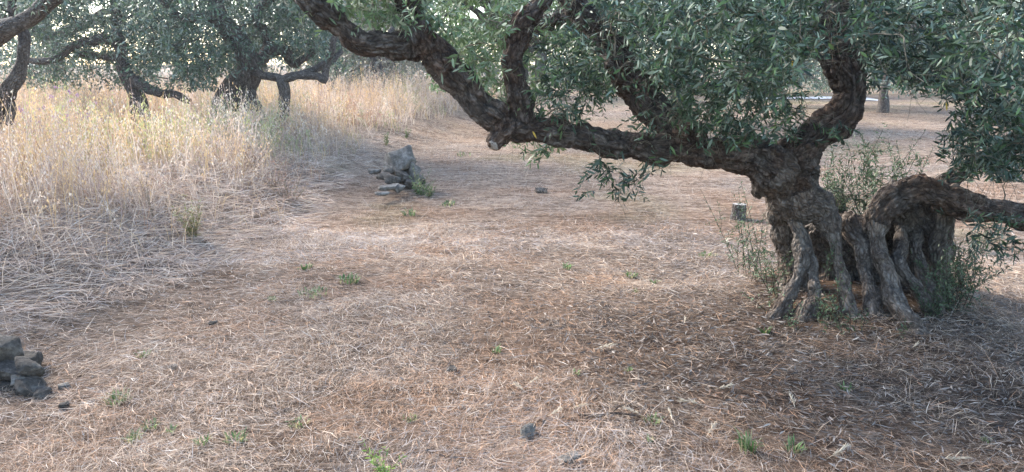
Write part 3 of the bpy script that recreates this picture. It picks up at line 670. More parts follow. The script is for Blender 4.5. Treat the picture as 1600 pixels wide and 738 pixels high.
far_tree('dark forked olive rising out of the tall grass at left with a drooping bare limb', g,
    [C_([(222, 215, YB, 15), (218, 175, YB, 14), (212, 150, YB, 12), (200, 122, YB, 10), (192, 92, YB, 9), (188, 72, YB, 9), (182, 40, YB+.1, 8), (178, -10, YB+.1, 7)]),
     C_([(198, 118, YB, 9), (222, 134, YB-.2, 8), (250, 144, YB-.3, 7), (275, 149, YB-.3, 6), (294, 157, YB-.4, 5)]),
     C_([(190, 78, YB, 8), (172, 62, YB-.1, 8), (140, 66, YB-.2, 7), (115, 72, YB-.2, 6), (85, 92, YB-.3, 6), (55, 96, YB-.3, 5), (38, 92, YB-.3, 4)]),
     C_([(185, 90, YB, 6), (150, 88, YB+.1, 5), (120, 82, YB+.1, 5)])],
    px_lobes([(160, 20, YB, 110, 70, 1.3), (120, 110, YB+.3, 80, 40, .9), (230, 60, YB+.4, 55, 70, .8), (80, -30, YB, 150, 70, 1.5), (60, 90, YB+1, 70, 50, .8), (150, 40, YB+1.4, 120, 60, .6)]), 420, 12, leaf=.085,
    keep=lambda p: (lambda q: (q[1] < 138) & skyholes(p))(to_px(p)))
g = np.array([-7.3, 8.2, tz(-7.3, 8.2)])
far_tree('pale grey olive at the left edge, only its leaning limbs in view', g,
    [(np.array([g-[0, 0, .1], g+[.1, 0, .5], g+[.35, -.1, 1.0], at(-60, 108, 7.6), at(0, 48, 7.3), at(42, 26, 7.2), at(105, -14, 7.1), at(170, -70, 7.0)]), np.array([.34, .25, .18, .12, .10, .085, .065, .05])),
     (np.array([g+[.2, 0, .7], at(-40, 205, 7.9), at(2, 158, 7.8), at(22, 128, 7.7), at(34, 95, 7.7), at(38, 60, 7.7), at(18, 20, 7.7), at(30, -40, 7.7)]), np.array([.18, .12, .085, .078, .06, .05, .04, .03])),
     (np.array([at(8, 150, 7.8), at(18, 170, 7.8), at(14, 195, 7.8)]), np.array([.06, .05, .03]))],
    px_lobes([(20, -60, 7.2, 160, 70, 1.3), (100, -70, 7.0, 110, 60, 1.0), (-150, -20, 7.6, 150, 120, 1.4)]), 90, 13, leaf=.06,
    keep=lambda p: (lambda q: (q[1] < 18) | (q[0] < -20))(to_px(p)))

def generic_tree(label, x, y, h, cr, seed, lean=0, n_t=240, leaf=.10, pal=OLIVE_FAR, low=.35, keep=None, tr=1.0):
    r_ = np.random.default_rng(seed); z = tz(x, y); g = np.array([x, y, z]); L = []
    top = g+[lean, 0, h*.42]
    L.append((np.array([g-[0, 0, .15], g+[lean*.2, 0, h*.12], g+[lean*.6, .05, h*.28], top]), np.array([.42, .32, .27, .22])*tr*h/4.5))
    lobes = []
    k = 6
    for i in range(k):
        a = i*2*np.pi/k + r_.uniform(-.4, .4); e = top + np.array([math.cos(a)*cr*.75, math.sin(a)*cr*.75, r_.uniform(.1, .4)*h])
        m = (top+e)/2 + np.array([r_.normal(0, .2), r_.normal(0, .2), r_.uniform(-.1, .3)])
        L.append((np.array([top-[0, 0, .2], m, e]), np.array([.16, .1, .05])*h/4.5))
        lobes.append((e, (cr*.5, cr*.5, h*r_.uniform(.2, .3))))
        lobes.append((np.array([e[0], e[1], z+h*.3]), (cr*.42, cr*.42, h*.24)))
    lobes.append((top+[0, 0, h*.3], (cr*.7, cr*.7, h*.25)))
    kp = (lambda p: p[:, 2] > z + low) if keep is None else (lambda p: (p[:, 2] > z + low) & keep(p))
    return far_tree(label, g, L, lobes, n_t, seed, leaf=leaf*1.3, per=6, pal=pal, keep=kp, twig_k=3.2, sides=8, leafw=.42)
BRIGHT = OLIVE_SUNLIT*np.array([1.0, 1.05, .8]); GREYDRY = np.array([[.22, .20, .16], [.27, .25, .19], [.18, .17, .12], [.16, .18, .11]])
BRIGHT = OLIVE_SUNLIT*np.array([1.0, 1.05, .8])
def below(y): return lambda p: skyholes(p) & (to_px(p)[1] < y)
generic_tree('bright green olive seen behind the fork of the long limb, near the centre', .15, 17.5, 4.4, 2.4, 21, pal=BRIGHT, n_t=290, leaf=.085, low=.7, keep=lambda p: below(142)(p) & (to_px(p)[0] > 668))
generic_tree('olive standing behind the dense foliage right of centre', 4.5, 20, 4.6, 2.8, 22, n_t=290, leaf=.09, low=.8, keep=below(150))
generic_tree('olive with pale straight trunk seen under the canopy at right', 12.2, 24.5, 5.0, 3.4, 23, n_t=290, leaf=.10, low=.6, keep=below(157), tr=.42)
generic_tree('olive with dark leaning trunk just left of the pale trunk at right', 12.6, 27.5, 5.0, 3.4, 24, lean=-.5, n_t=300, leaf=.11, low=.5, keep=below(159), tr=.6)
generic_tree('grey dry bushy tree beyond the tall grass under the limb bend', -4.6, 25, 4.0, 2.7, 25, pal=GREYDRY, n_t=290, leaf=.10, low=.3, keep=skyholes)
generic_tree('olive in the far row behind the left terrace, leftmost of the row', -17, 28, 5.4, 4.0, 26, n_t=290, leaf=.13, low=.5, keep=skyholes)
generic_tree('olive in the far row seen through the gap left of the hollow grey trunk', -10.5, 31, 5.4, 4.0, 27, n_t=290, leaf=.13, low=.5, pal=np.vstack([OLIVE_FAR, BRIGHT]), keep=skyholes)
generic_tree('far olive beyond the grass right of the propped stem', -6.0, 37, 5.4, 4.2, 28, n_t=290, leaf=.14, low=.4, keep=skyholes)
generic_tree('far olive directly behind the bright green one', 1.5, 38, 5.6, 4.4, 29, n_t=290, leaf=.14, low=.4, keep=skyholes)
generic_tree('far olive behind the gravel track, right of centre', 9.5, 40, 5.6, 4.6, 30, n_t=290, leaf=.15, low=.05)
generic_tree('far olive behind the gravel track at right', 18, 40, 5.6, 4.6, 31, n_t=290, leaf=.15, low=.05)
generic_tree('rightmost far olive behind the gravel track', 27, 39, 5.6, 4.8, 32, n_t=290, leaf=.15, low=.05)
generic_tree('grey green olive in the distance between hollow trunk and dry bush', -9.5, 44, 5.8, 4.6, 33, n_t=300, leaf=.16, low=.3)

def far_scrub():
    r_ = np.random.default_rng(77); LV = Leaves(); n = 300
    x = r_.uniform(-48, 55, n); y = r_.uniform(48, 66, n); top = 2.2+3.2*noise2(x, y, .13, 7, 2)
    for a, b, t in zip(x, y, top):
        m = 110; d = unit(r_.normal(0, 1, (m, 3))); p = np.array([a, b, t*.5])+d*(r_.random(m)**.4)[:, None]*np.array([1.7, 1.3, t*.52]); p[:, 2] = np.maximum(p[:, 2], .1)
        c = (OLIVE_FAR if r_.random() < .75 else GREYDRY)[r_.choice(4, m)]*r_.uniform(.8, 1.3, (m, 1)); LV.add(p, unit(r_.normal(0, 1, (m, 3))), r_.normal(0, 1, (m, 3)), r_.uniform(.22, .42, m), r_.uniform(.10, .18, m), c)
    LV.cat(); V, F, C = LV.arrays(np.arange(len(LV.p)), True)
    tag(link('scrub', mesh_np('scrub', V, F, C), M_LEAF), 'distant grey green scrub closing the grove behind the far trees', 'scrub', kind='stuff')
far_scrub()

# ------------------------------------------------------------------ mown straw
def blades(x, y, L, W, az, pit, bend, lift, col, seg, roll):
    n = len(x); s = np.linspace(-.5, .5, seg+1)[None]
    dx, dy = np.sin(az)*np.cos(pit), np.cos(az)*np.cos(pit); dz = np.sin(pit)
    sx, sy = np.cos(az), -np.sin(az)
    q = (s*s*4-1)
    z0 = terrain(x, y)+lift
    X = x[:, None]+dx[:, None]*L[:, None]*s + (sx*bend*L)[:, None]*q*.35
    Y = y[:, None]+dy[:, None]*L[:, None]*s + (sy*bend*L)[:, None]*q*.35
    Z = z0[:, None]+dz[:, None]*L[:, None]*s - (np.abs(bend)*.25*L)[:, None]*q*.35
    w = W[:, None]*.5*(1-.75*np.abs(s*2)**3)
    cr, sr = np.cos(roll), np.sin(roll)
    ox, oy, oz = (sx*cr)[:, None]*w, (sy*cr)[:, None]*w, sr[:, None]*w
    A = np.stack([X+ox, Y+oy, Z+oz], -1); B = np.stack([X-ox, Y-oy, Z-oz], -1)
    V = np.stack([A, B], 2).reshape(-1, 3); m = (seg+1)*2
    k = np.arange(seg)*2; f = np.stack([k, k+1, k+3, k+2], -1)[None]+np.arange(n)[:, None, None]*m
    return V, f.reshape(-1, 4), np.repeat(col, m, 0)
def straw_field(name, n, r0, r1, label, pw, bent):
    a = rng.uniform(-.80, .80, n); u = rng.random(n)
    r = (r0**pw + u*(r1**pw-r0**pw))**(1/pw)
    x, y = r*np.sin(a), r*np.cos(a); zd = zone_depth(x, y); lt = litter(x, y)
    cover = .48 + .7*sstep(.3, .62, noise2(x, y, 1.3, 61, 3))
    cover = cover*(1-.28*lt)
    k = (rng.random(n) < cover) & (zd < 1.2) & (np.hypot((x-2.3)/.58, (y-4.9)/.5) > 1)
    x, y, r, zd = x[k], y[k], r[k], zd[k]; n = len(x)
    L = rng.uniform(.025, .115, n)*np.where(rng.random(n) < .12, 1.8, 1)*(1+.5*sstep(6, 20, r)); W = rng.uniform(.0009, .0027, n)*np.clip(r/3.4, .85, 4.5)
    swath = noise2(x, y, .8, 71, 2)*5
    az = np.where(rng.random(n) < .45, swath+rng.normal(0, .6, n), rng.uniform(0, 6.28, n))
    tuss = sstep(.45, .75, noise2(x, y, 2.6, 81, 2))
    lift = rng.random(n)**1.5*(.014+.05*tuss)*(1+1.6*sstep(5.5, 10, r))
    pit = rng.normal(0, .18, n)*(1+1.2*tuss); up = rng.random(n) < .04+.14*sstep(5.5, 8, r)*(.3+tuss)
    pit = np.where(up, rng.uniform(.5, 1.2, n), pit); lift = np.where(up, L*.3, lift)
    bend = rng.normal(0, .22, n); c = straw_col(x, y, n); roll = rng.normal(0, .6, n)
    A = Acc(); bt = rng.random(n) < bent
    for q, seg in ((bt, 2), (~bt, 1)):
        V, F, C = blades(x[q], y[q], L[q], W[q], az[q], pit[q], bend[q], lift[q], c[q], seg, roll[q]); A.add(V, F, None, None, C)
    tag(link(name, A.mesh(name), M_STRAW), label, 'straw', kind='stuff')
straw_field('mown_straw', 330000, 1.7, 7.5, 'loose mown straw lying on the near ground', .55, .22)
straw_field('cut_straw', 200000, 6.5, 34, 'pale cut straw covering the ground farther back', .2, 0)
def lodged_straw():
    n = 90000; a = rng.uniform(-.78, .1, n); r = (3.0**.8 + rng.random(n)*(15**.8-3.0**.8))**(1/.8); x, y = r*np.sin(a), r*np.cos(a); zd = zone_depth(x, y)+(noise2(x, y, 1.2, 91, 2)-.5)*.9
    k = (zd > -.35) & (zd < 1.7) & (rng.random(n) < .75); x, y, r, zd = x[k], y[k], r[k], zd[k]; n = len(x)
    L = rng.uniform(.12, .38, n); W = rng.uniform(.002, .0045, n)*np.clip(r/4.5, .8, 2); az = noise2(x, y, .9, 73, 2)*7+rng.normal(0, .7, n)
    c = np.array([[.66, .53, .42], [.61, .445, .33], [.50, .385, .32], [.64, .52, .42]])[rng.choice(4, n)]*rng.uniform(.7, 1.15, (n, 1))
    hh = sstep(-.35, .7, zd); V, F, C = blades(x, y, L, W, az, rng.normal(0, .3, n)*(.4+hh), rng.normal(0, .5, n), .01+rng.random(n)*.17*hh, c, 2, rng.normal(0, .8, n))
    tag(link('lodged_straw', mesh_np('lodged_straw', V, [F], C), M_STRAW), 'flattened long straw along the edge of the tall grass', 'straw', kind='stuff')
lodged_straw()

def litter_leaves():
    n = 34000; x = rng.uniform(-.8, 5.2, n); y = rng.uniform(2.0, 7.0, n)
    k = rng.random(n) < np.clip(litter(x, y)+.12, 0, 1)
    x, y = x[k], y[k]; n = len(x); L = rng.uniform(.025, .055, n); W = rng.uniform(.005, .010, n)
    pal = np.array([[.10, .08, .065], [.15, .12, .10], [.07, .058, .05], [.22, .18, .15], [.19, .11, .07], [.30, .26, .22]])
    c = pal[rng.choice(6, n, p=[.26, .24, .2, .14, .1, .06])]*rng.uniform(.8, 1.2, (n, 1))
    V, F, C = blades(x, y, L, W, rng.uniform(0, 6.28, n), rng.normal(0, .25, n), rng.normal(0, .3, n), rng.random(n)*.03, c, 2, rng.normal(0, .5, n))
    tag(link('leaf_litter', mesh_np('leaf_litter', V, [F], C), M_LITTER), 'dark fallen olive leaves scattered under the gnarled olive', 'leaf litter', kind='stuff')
litter_leaves()
def clods():
    n = 2600; a = rng.uniform(-.75, .75, n); r = 1.8*(9/1.8)**rng.random(n); x, y = r*np.sin(a), r*np.cos(a); k = (zone_depth(x, y) < 0) & (rng.random(n) < .25+.9*sstep(.5, .7, noise2(x, y, 1.1, 123, 3))); x, y, r = x[k], y[k], r[k]; n = len(x)
    O = np.array([[1, 0, 0], [0, 1, 0], [-1, 0, 0], [0, -1, 0], [0, 0, .8], [0, 0, -.8]]); F8 = np.array([[0, 1, 4], [1, 2, 4], [2, 3, 4], [3, 0, 4], [1, 0, 5], [2, 1, 5], [3, 2, 5], [0, 3, 5]])
    sz = rng.uniform(.003, .009, n)*np.clip(r/3.5, .9, 1.3)
    V = O[None]*rng.uniform(.6, 1.3, (n, 6, 1))*sz[:, None, None] + rng.normal(0, .15, (n, 6, 3))*sz[:, None, None] + np.stack([x, y, terrain(x, y)+sz*.5], -1)[:, None]
    c = np.array([[.15, .11, .085], [.22, .175, .14], [.10, .078, .062], [.30, .25, .21]])[rng.choice(4, n)]
    tag(link('clods', mesh_np('clods', V.reshape(-1, 3), [(F8[None]+np.arange(n)[:, None, None]*6).reshape(-1, 3)], np.repeat(c, 6, 0), smooth=True), M_LITTER), 'small earth clods and grit between the straw', 'soil', kind='stuff')
clods()

# ------------------------------------------------------------------ tall dry oat grass
def tall_grass():
    n = 50000
    a = rng.uniform(-.78, .16, n); u = rng.random(n); pw = 1.15
    r = (3.2**pw + u*(30**pw-3.2**pw))**(1/pw); x, y = r*np.sin(a), r*np.cos(a)
    zd = zone_depth(x, y) + (noise2(x, y, 1.2, 91, 2)-.5)*.7
    dens = .14+1.05*sstep(.32, .62, noise2(x, y, .9, 95, 3))
    k = (zd > -.05) & (rng.random(n) < dens); x, y, r, zd = x[k], y[k], r[k], zd[k]; n = len(x)
    print('tall grass', n)
    z = terrain(x, y); far = np.clip(r/7, .8, 2.2)
    H = (.24+.54*sstep(-.05, 1.3, zd))*rng.uniform(.42, 1.22, n)*(.40+1.15*noise2(x, y, 1.0, 97, 3))*(1+.15*sstep(11, 20, r))*(1-.5*np.exp(-(((x+5.6)/1.3)**2+((y-YA+1.2)/1.6)**2)))
    az = rng.uniform(0, 6.28, n); lean = np.abs(rng.normal(.12, .3, n))+.55*sstep(1.0, 0, zd)*rng.random(n)
    mix = noise2(x, y, .55, 99, 3)[:, None]; pale = np.array([.67, .54, .425]); warm = np.array([.60, .43, .29]); pink = np.array([.44, .325, .27])
    c = np.where(rng.random((n, 1)) < sstep(.35, .65, mix), warm, pale); c = np.where(rng.random((n, 1)) < .22, pink, c)*rng.uniform(.75, 1.2, (n, 1))
    c = np.where(rng.random((n, 1)) < .16, np.array([.68, .48, .25]), c)
    rst = sstep(.56, .68, noise2(x, y, .8, 171, 3))[:, None]; c = np.where(rng.random((n, 1)) < .55*rst, np.array([.46, .28, .185]), c)
    grn = sstep(.58, .70, noise2(x, y, .9, 181, 3))[:, None]; c = np.where(rng.random((n, 1)) < .4*grn, np.array([.36, .36, .18]), c)
    yg = np.exp(-(((x+5.0)/1.0)**2+((y-10)/1.4)**2))[:, None]; c = np.where(rng.random((n, 1)) < .6*yg, np.array([.50, .50, .22]), c)
    sh = np.exp(-(((x+6.2)/1.3)**2+((y-17)/1.6)**2))[:, None]; c = np.where(rng.random((n, 1)) < .5*sh, np.array([.42, .42, .24]), c)
    dx, dy = np.sin(az), np.cos(az)
    def pos(s):                                           # point along the stem
        f = s**1.7*np.sin(lean)*H; hz = H*s*np.cos(lean*s)
        return np.stack([x+dx*f, y+dy*f, z+hz-.01], -1)
    Vs, Fs, Cs = [], [], []; off = 0
    def push(V, F, C):
        nonlocal off
        Vs.append(V); Fs.append(F+off); Cs.append(C); off += len(V)
    w = .0027*far; ra = rng.uniform(0, 6.28, n); wx = np.stack([np.cos(ra), np.sin(ra), np.zeros(n)], -1)
    ss = [0, .45, .8, 1.0]; rows = [pos(np.full(n, s)) for s in ss]
    V = np.stack([np.stack([p+wx*(w*(1-.6*s))[:, None], p-wx*(w*(1-.6*s))[:, None]], 1) for p, s in zip(rows, ss)], 1).reshape(-1, 3)
    kk = np.arange(3)*2; f = (np.stack([kk, kk+1, kk+3, kk+2], -1)[None]+np.arange(n)[:, None, None]*8).reshape(-1, 4); push(V, f, np.repeat(c, 8, 0))
    gi = np.where(H > .38)[0]; x, y, z, H, lean, dx, dy, far, cf, c = x[gi], y[gi], z[gi], H[gi], lean[gi], dx[gi], dy[gi], far[gi], c, c[gi]; full = n; n = len(gi)
    for _ in range(9):                                    # hanging spikelets
        s = rng.uniform(.62, 1.0, n); p = pos(s); da = rng.uniform(0, 6.28, n); sp = (1.05-s)*.16*rng.uniform(.3, 1.2, n)+.008
        p = p + np.stack([np.cos(da)*sp, np.sin(da)*sp, -rng.random(n)*.02], -1)
        l = rng.uniform(.016, .032, n)*np.clip(far, 1, 1.6); ww = l*.2; d = unit(np.stack([np.cos(da)*.5, np.sin(da)*.5, -np.ones(n)], -1)+rng.normal(0, .3, (n, 3)))
        b = unit(np.cross(d, rng.normal(0, 1, (n, 3))))
        V = np.stack([p, p+d*(l*.5)[:, None]+b*ww[:, None], p+d*l[:, None], p+d*(l*.5)[:, None]-b*ww[:, None]], 1).reshape(-1, 3)
        push(V, (np.arange(n)[:, None]*4+np.arange(4)[None]), np.repeat(np.minimum(c*1.08+.02, .8), 4, 0))
    for _ in range(2):                                    # dry leaf blades
        s = rng.uniform(.03, .5, n); p = pos(s); da = rng.uniform(0, 6.28, n); l = rng.uniform(.10, .30, n)*(.5+H*.6)
        d = np.stack([np.cos(da), np.sin(da), np.zeros(n)], -1); upv = np.array([0, 0, 1.0]); b = np.stack([-np.sin(da), np.cos(da), np.zeros(n)], -1)*(.0030*far)[:, None]
        q1 = p+d*(l*.4)[:, None]+upv*(l*.45)[:, None]; q2 = p+d*(l*.95)[:, None]+upv*(l*rng.uniform(-.2, .4, n))[:, None]
        V = np.stack([p+b*.7, p-b*.7, q1+b, q1-b, q2+b*.15, q2-b*.15], 1).reshape(-1, 3)
        f = (np.array([[0, 1, 3, 2], [2, 3, 5, 4]])[None]+np.arange(n)[:, None, None]*6).reshape(-1, 4); push(V, f, np.repeat(c*.92, 6, 0))
    tag(link('tall_grass', mesh_np('tall_grass', np.vstack(Vs), [np.vstack(Fs)], np.vstack(Cs)), M_STRAW), 'tall dry wild oat grass standing uncut on the left', 'grass', kind='stuff')
tall_grass()

# ------------------------------------------------------------------ stones
def rock_mesh(seed, sx, sy, sz, n=9, sub=1, rough=.15):
    """a blocky broken stone: jittered slab corners, chipped edges, uneven faces"""
    r_ = np.random.default_rng(seed); bm = bmesh.new()
    for c in range(8):
        d = np.array([1 if c & 1 else -1, 1 if c & 2 else -1, 1 if c & 4 else -1])*r_.uniform(.3, .95, 3); bm.verts.new(d)
    for _ in range(n): bm.verts.new(unit(r_.normal(0, 1, 3))*r_.uniform(.8, 1.08))
    bmesh.ops.convex_hull(bm, input=bm.verts)
    bmesh.ops.delete(bm, geom=[v for v in bm.verts if not v.link_faces], context='VERTS')
    bmesh.ops.dissolve_limit(bm, angle_limit=.2, verts=bm.verts, edges=bm.edges)
    bmesh.ops.bevel(bm, geom=list(bm.edges), offset=.06, segments=1, affect='EDGES', profile=.5)
    bmesh.ops.triangulate(bm, faces=bm.faces)
    for q in range(1):
        bmesh.ops.subdivide_edges(bm, edges=[e for e in bm.edges if e.calc_length() > .3], cuts=1); bmesh.ops.triangulate(bm, faces=bm.faces)
    co = np.array([v.co[:] for v in bm.verts]); k = noise3(co*2.6+seed % 97, seed % 1000)-.5; k2 = noise3(co*7+seed % 89, seed % 1000+1)-.5
    co = co*(1+2*rough*(k+.55*k2))[:, None]*np.array([sx, sy, sz])
    for v, c in zip(bm.verts, co): v.co = c
    me = bpy.data.meshes.new('stone'); bm.to_mesh(me); bm.free(); me.polygons.foreach_set('use_smooth', np.ones(len(me.polygons), bool)); return me
def stone_pile(name, label, cat, base, stones, mat):
    root = empty(name, base); tag(root, label, cat)
    for i, (p, s, rz, tilt, sd, m) in enumerate(stones):
        o = link('stone', rock_mesh(sd, *s), m or mat); o.parent = root
        o.location = Vector(p)-Vector(base); o.rotation_euler = (tilt[0], tilt[1], rz)
    return root
b = ground(20, 612); St = []
rs = np.random.default_rng(4)
def wp(px, py, Y): return at(px, py, Y)
for (px, py, Y, s, rz, tl, m) in [
    (-2, 530, 3.50, (.13, .12, .075), .3, (.15, .30), M_STONE_DARK), (42, 560, 3.40, (.062, .08, .055), .9, (.15, .25), M_STONE_DARK), (14, 566, 3.42, (.10, .09, .045), .15, (.05, .25), M_STONE_DARK),
    (50, 592, 3.34, (.085, .08, .05), .5, (.2, .1), M_STONE_DARK), (10, 594, 3.38, (.11, .10, .05), 2.0, (.05, .12), M_STONE_DARK), (66, 604, 3.28, (.045, .05, .045), .1, (.3, .2), M_STONE_DARK), (-40, 560, 3.5, (.13, .13, .09), .5, (0, .2), M_STONE_DARK), (-40, 598, 3.42, (.13, .12, .07), 1.5, (0, 0), M_STONE_DARK), (-75, 530, 3.62, (.13, .14, .09), .9, (.1, 0), M_STONE), (-100, 575, 3.55, (.14, .15, .12), .2, (0, .1), M_STONE_DARK), (-110, 612, 3.48, (.15, .12, .08), 2.2, (0, 0), M_STONE_DARK), (32, 578, 3.36, (.05, .05, .03), 1.9, (.2, .2), M_STONE)]:
    St.append((wp(px, py+14, b[1]+Y-3.34), s, rz, tl, int(rs.integers(1e6)), m))
for i in range(6):                                     # half buried stones carrying the heap
    x = b[0]-.5+.085*i; y = b[1]+.12+.05*(i % 3); St.append(((x, y, tz(x, y)+.04), (.09, .10, .09), i*.7, (0, 0), 500+i, M_STONE_DARK))
stone_pile('stone_pile', 'heap of dark weathered stones at the lower left edge', 'stones', b, St, M_STONE)

b = ground(612, 300); St = []
for (px, py, Y, s, rz, tl, m) in [
    (624, 252, 9.75, (.22, .34, .16), .55, (-.3, -.25), M_STONE), (645, 272, 9.6, (.10, .2, .17), .2, (0, .25), M_STONE), (612, 262, 9.6, (.12, .16, .10), .8, (.1, 0), M_STONE), (628, 278, 9.4, (.12, .13, .09), .3, (0, .2), M_STONE_DARK), (612, 281, 9.25, (.12, .12, .07), 1.2, (.1, .1), M_STONE_DARK), (642, 288, 9.3, (.09, .10, .08), .1, (0, .2), M_STONE_DARK),
    (606, 293, 9.0, (.14, .10, .035), .3, (.1, -.05), M_STONE), (596, 303, 8.8, (.10, .07, .03), .1, (0, 0), M_STONE), (622, 293, 9.05, (.08, .09, .05), .5, (.2, 0), M_STONE), (600, 276, 9.35, (.10, .10, .05), .9, (.1, 0), M_STONE_DARK), (585, 268, 9.7, (.12, .10, .05), .4, (0, 0), M_STONE), (632, 264, 9.75, (.14, .18, .12), 1.2, (0, 0), M_STONE_DARK)]:
    p = wp(px, py, Y); p[2] = max(p[2], tz(p[0], p[1])+s[2]*.2); St.append((p, s, rz, tl, int(rs.integers(1e6)), m))
for i in range(8):
    x = b[0]+rs.uniform(-.1, .25); y = b[1]+.25+i*.11; St.append(((x, y, tz(x, y)+.03), (.14, .13, .10), i*.9, (0, 0), 700+i, M_STONE_DARK))
stone_pile('stone_wall_end', 'tumbled end of an old dry stone wall on the bank below the terrace', 'stones', b, St, M_STONE)

for px, py, s, m, lab in [(828, 680, (.052, .04, .034), M_STONE, 'angular grey stone at the bottom, left of the fallen stick'), (888, 722, (.062, .04, .028), M_STONE, 'flat bluish grey stone at the bottom edge'),
        (846, 301, (.10, .08, .05), M_STONE_DARK, 'lone dark stone on the straw below the long limb'), (101, 638, (.028, .024, .022), M_STONE_DARK, 'small dark stone just right of the stone heap'), (100, 606, (.034, .03, .018), M_STONE, 'small pale flat stone beside the stone heap'),
        (333, 507, (.035, .03, .02), M_STONE_DARK, 'small dark stone half hidden in straw left of centre'), (706, 578, (.04, .03, .018), M_STONE_DARK, 'small flat dark stone in the middle of the straw'), (1551, 402, (.06, .05, .03), M_STONE, 'pale stone on the ground right of the gnarled trunk'),
        (425, 505, (.02, .02, .015), M_STONE_DARK, 'tiny dark pebble in the straw left of centre'), (272, 575, (.03, .025, .016), M_STONE, 'grey pebble in the straw right of the stone heap')]:
    g = ground(px, py); o = link('stone', rock_mesh(int(px*7+py), *s), m); o.location = g + np.array([0, 0, s[2]*.35]); o.rotation_euler = (0, 0, px*.1)
    tag(o, lab, 'stone', 'loose stones on the straw')

# ------------------------------------------------------------------ stump, stick
g = ground(1153, 343); k = depth(g)/FPX
root = empty('tree_stump', g); tag(root, 'small grey sawn stump standing left of the gnarled trunk', 'stump')
p = np.array([g+[0, 0, -.05], g+[0, 0, .03], g+[.003, 0, .07], g+[.006, .002, 24*k]]); r = np.array([14, 12.5, 11.5, 11])*k
pp, rr = spline(p, r, .012); A = Acc(); V, F, Cc, B = tube(pp, rr, 18, 3, .12); Cc = Cc[:18]; A.add(V, F, Cc, B); link('trunk', A.mesh('trunk', True), M_BARK_FAR, root)
t, u, v = frames(pp); ring = V[(len(pp)-1)*18:len(pp)*18]; Vt = np.vstack([ring+[0, 0, .001], ring.mean(0)+[0, 0, .004]]); Ft = np.array([[18, i, (i+1) % 18] for i in range(18)])
link('cut_face', mesh_np('cut_face', Vt, [Ft]), M_CUT, root)

g0, g1 = ground(903, 653), ground(992, 656)
P = [g0+[0, 0, .012], g0*.7+g1*.3+[0, -.012, .014], g0*.4+g1*.6+[0, .008, .022], g1+[0, 0, .02]]
pp, rr = spline(P, [.006, .0075, .006, .004], .02); A = Acc(); V, F, Cc, B = tube(pp, rr, 8, 2, .25); A.add(V, F, Cc, B)
q, r2 = spline([P[2], P[2]+np.array([.03, .03, .012]), P[2]+np.array([.07, .05, .02])], [.004, .003, .002], .015); V, F, Cc, B = tube(q, r2, 6); A.add(V, F, Cc, B)
tag(link('fallen_stick', A.mesh('fallen_stick', True), bark_mat('dark_stick', (.03, .022, .018), (.07, .05, .04), (.14, .11, .09), (1, .8, .7))), 'thin dark fallen stick lying on the straw near the bottom', 'stick')

# ------------------------------------------------------------------ green tufts, weeds, seed heads
GT = np.array([[.09, .16, .05], [.13, .21, .07], [.075, .125, .045], [.20, .26, .11], [.34, .30, .16]])
def tuft(px, py, wpx, hpx, n, label, pal=GT, broad=False, name='grass_tuft', cat='grass tuft', grp='green tufts in the straw', lw=.004):
    g = ground(px, py); k = depth(g)/FPX; rad = wpx*k*.5; h = hpx*k
    r_ = np.random.default_rng(int(px*13+py)); a = r_.uniform(0, 6.28, n); q = np.sqrt(r_.random(n))*rad*.7
    bx, by = g[0]+q*np.cos(a), g[1]+q*np.sin(a); bz = terrain(bx, by)-.005
    H = h*r_.uniform(.5, 1.1, n); out = r_.uniform(.15, .9, n)*np.minimum(H, rad*1.2); a2 = a+r_.normal(0, .6, n)
    w = (lw*r_.uniform(.7, 1.3, n)*np.clip(g[1]/3.6, .8, 2))*(2.2 if broad else 1)
    p0 = np.stack([bx, by, bz], -1); d = np.stack([np.cos(a2), np.sin(a2), 0*a2], -1); b = np.stack([-np.sin(a2), np.cos(a2), 0*a2], -1)*w[:, None]
    up = np.array([0, 0, 1.0])
    p1 = p0+d*(out*.35)[:, None]+up*(H*.6)[:, None]; p2 = p0+d*out[:, None]+up*(H*r_.uniform(.6, 1.0, n))[:, None]
    V = np.stack([p0+b*.5, p0-b*.5, p1+b, p1-b, p2+b*.15, p2-b*.15], 1).reshape(-1, 3)-g
    F = (np.array([[0, 1, 3, 2], [2, 3, 5, 4]])[None]+np.arange(n)[:, None, None]*6).reshape(-1, 4)
    C = np.repeat(pal[r_.choice(len(pal), n)]*r_.uniform(.8, 1.2, (n, 1)), 6, 0)
    o = link(name, mesh_np(name, V, [F], C), M_GREEN); o.location = g; tag(o, label, cat, grp)
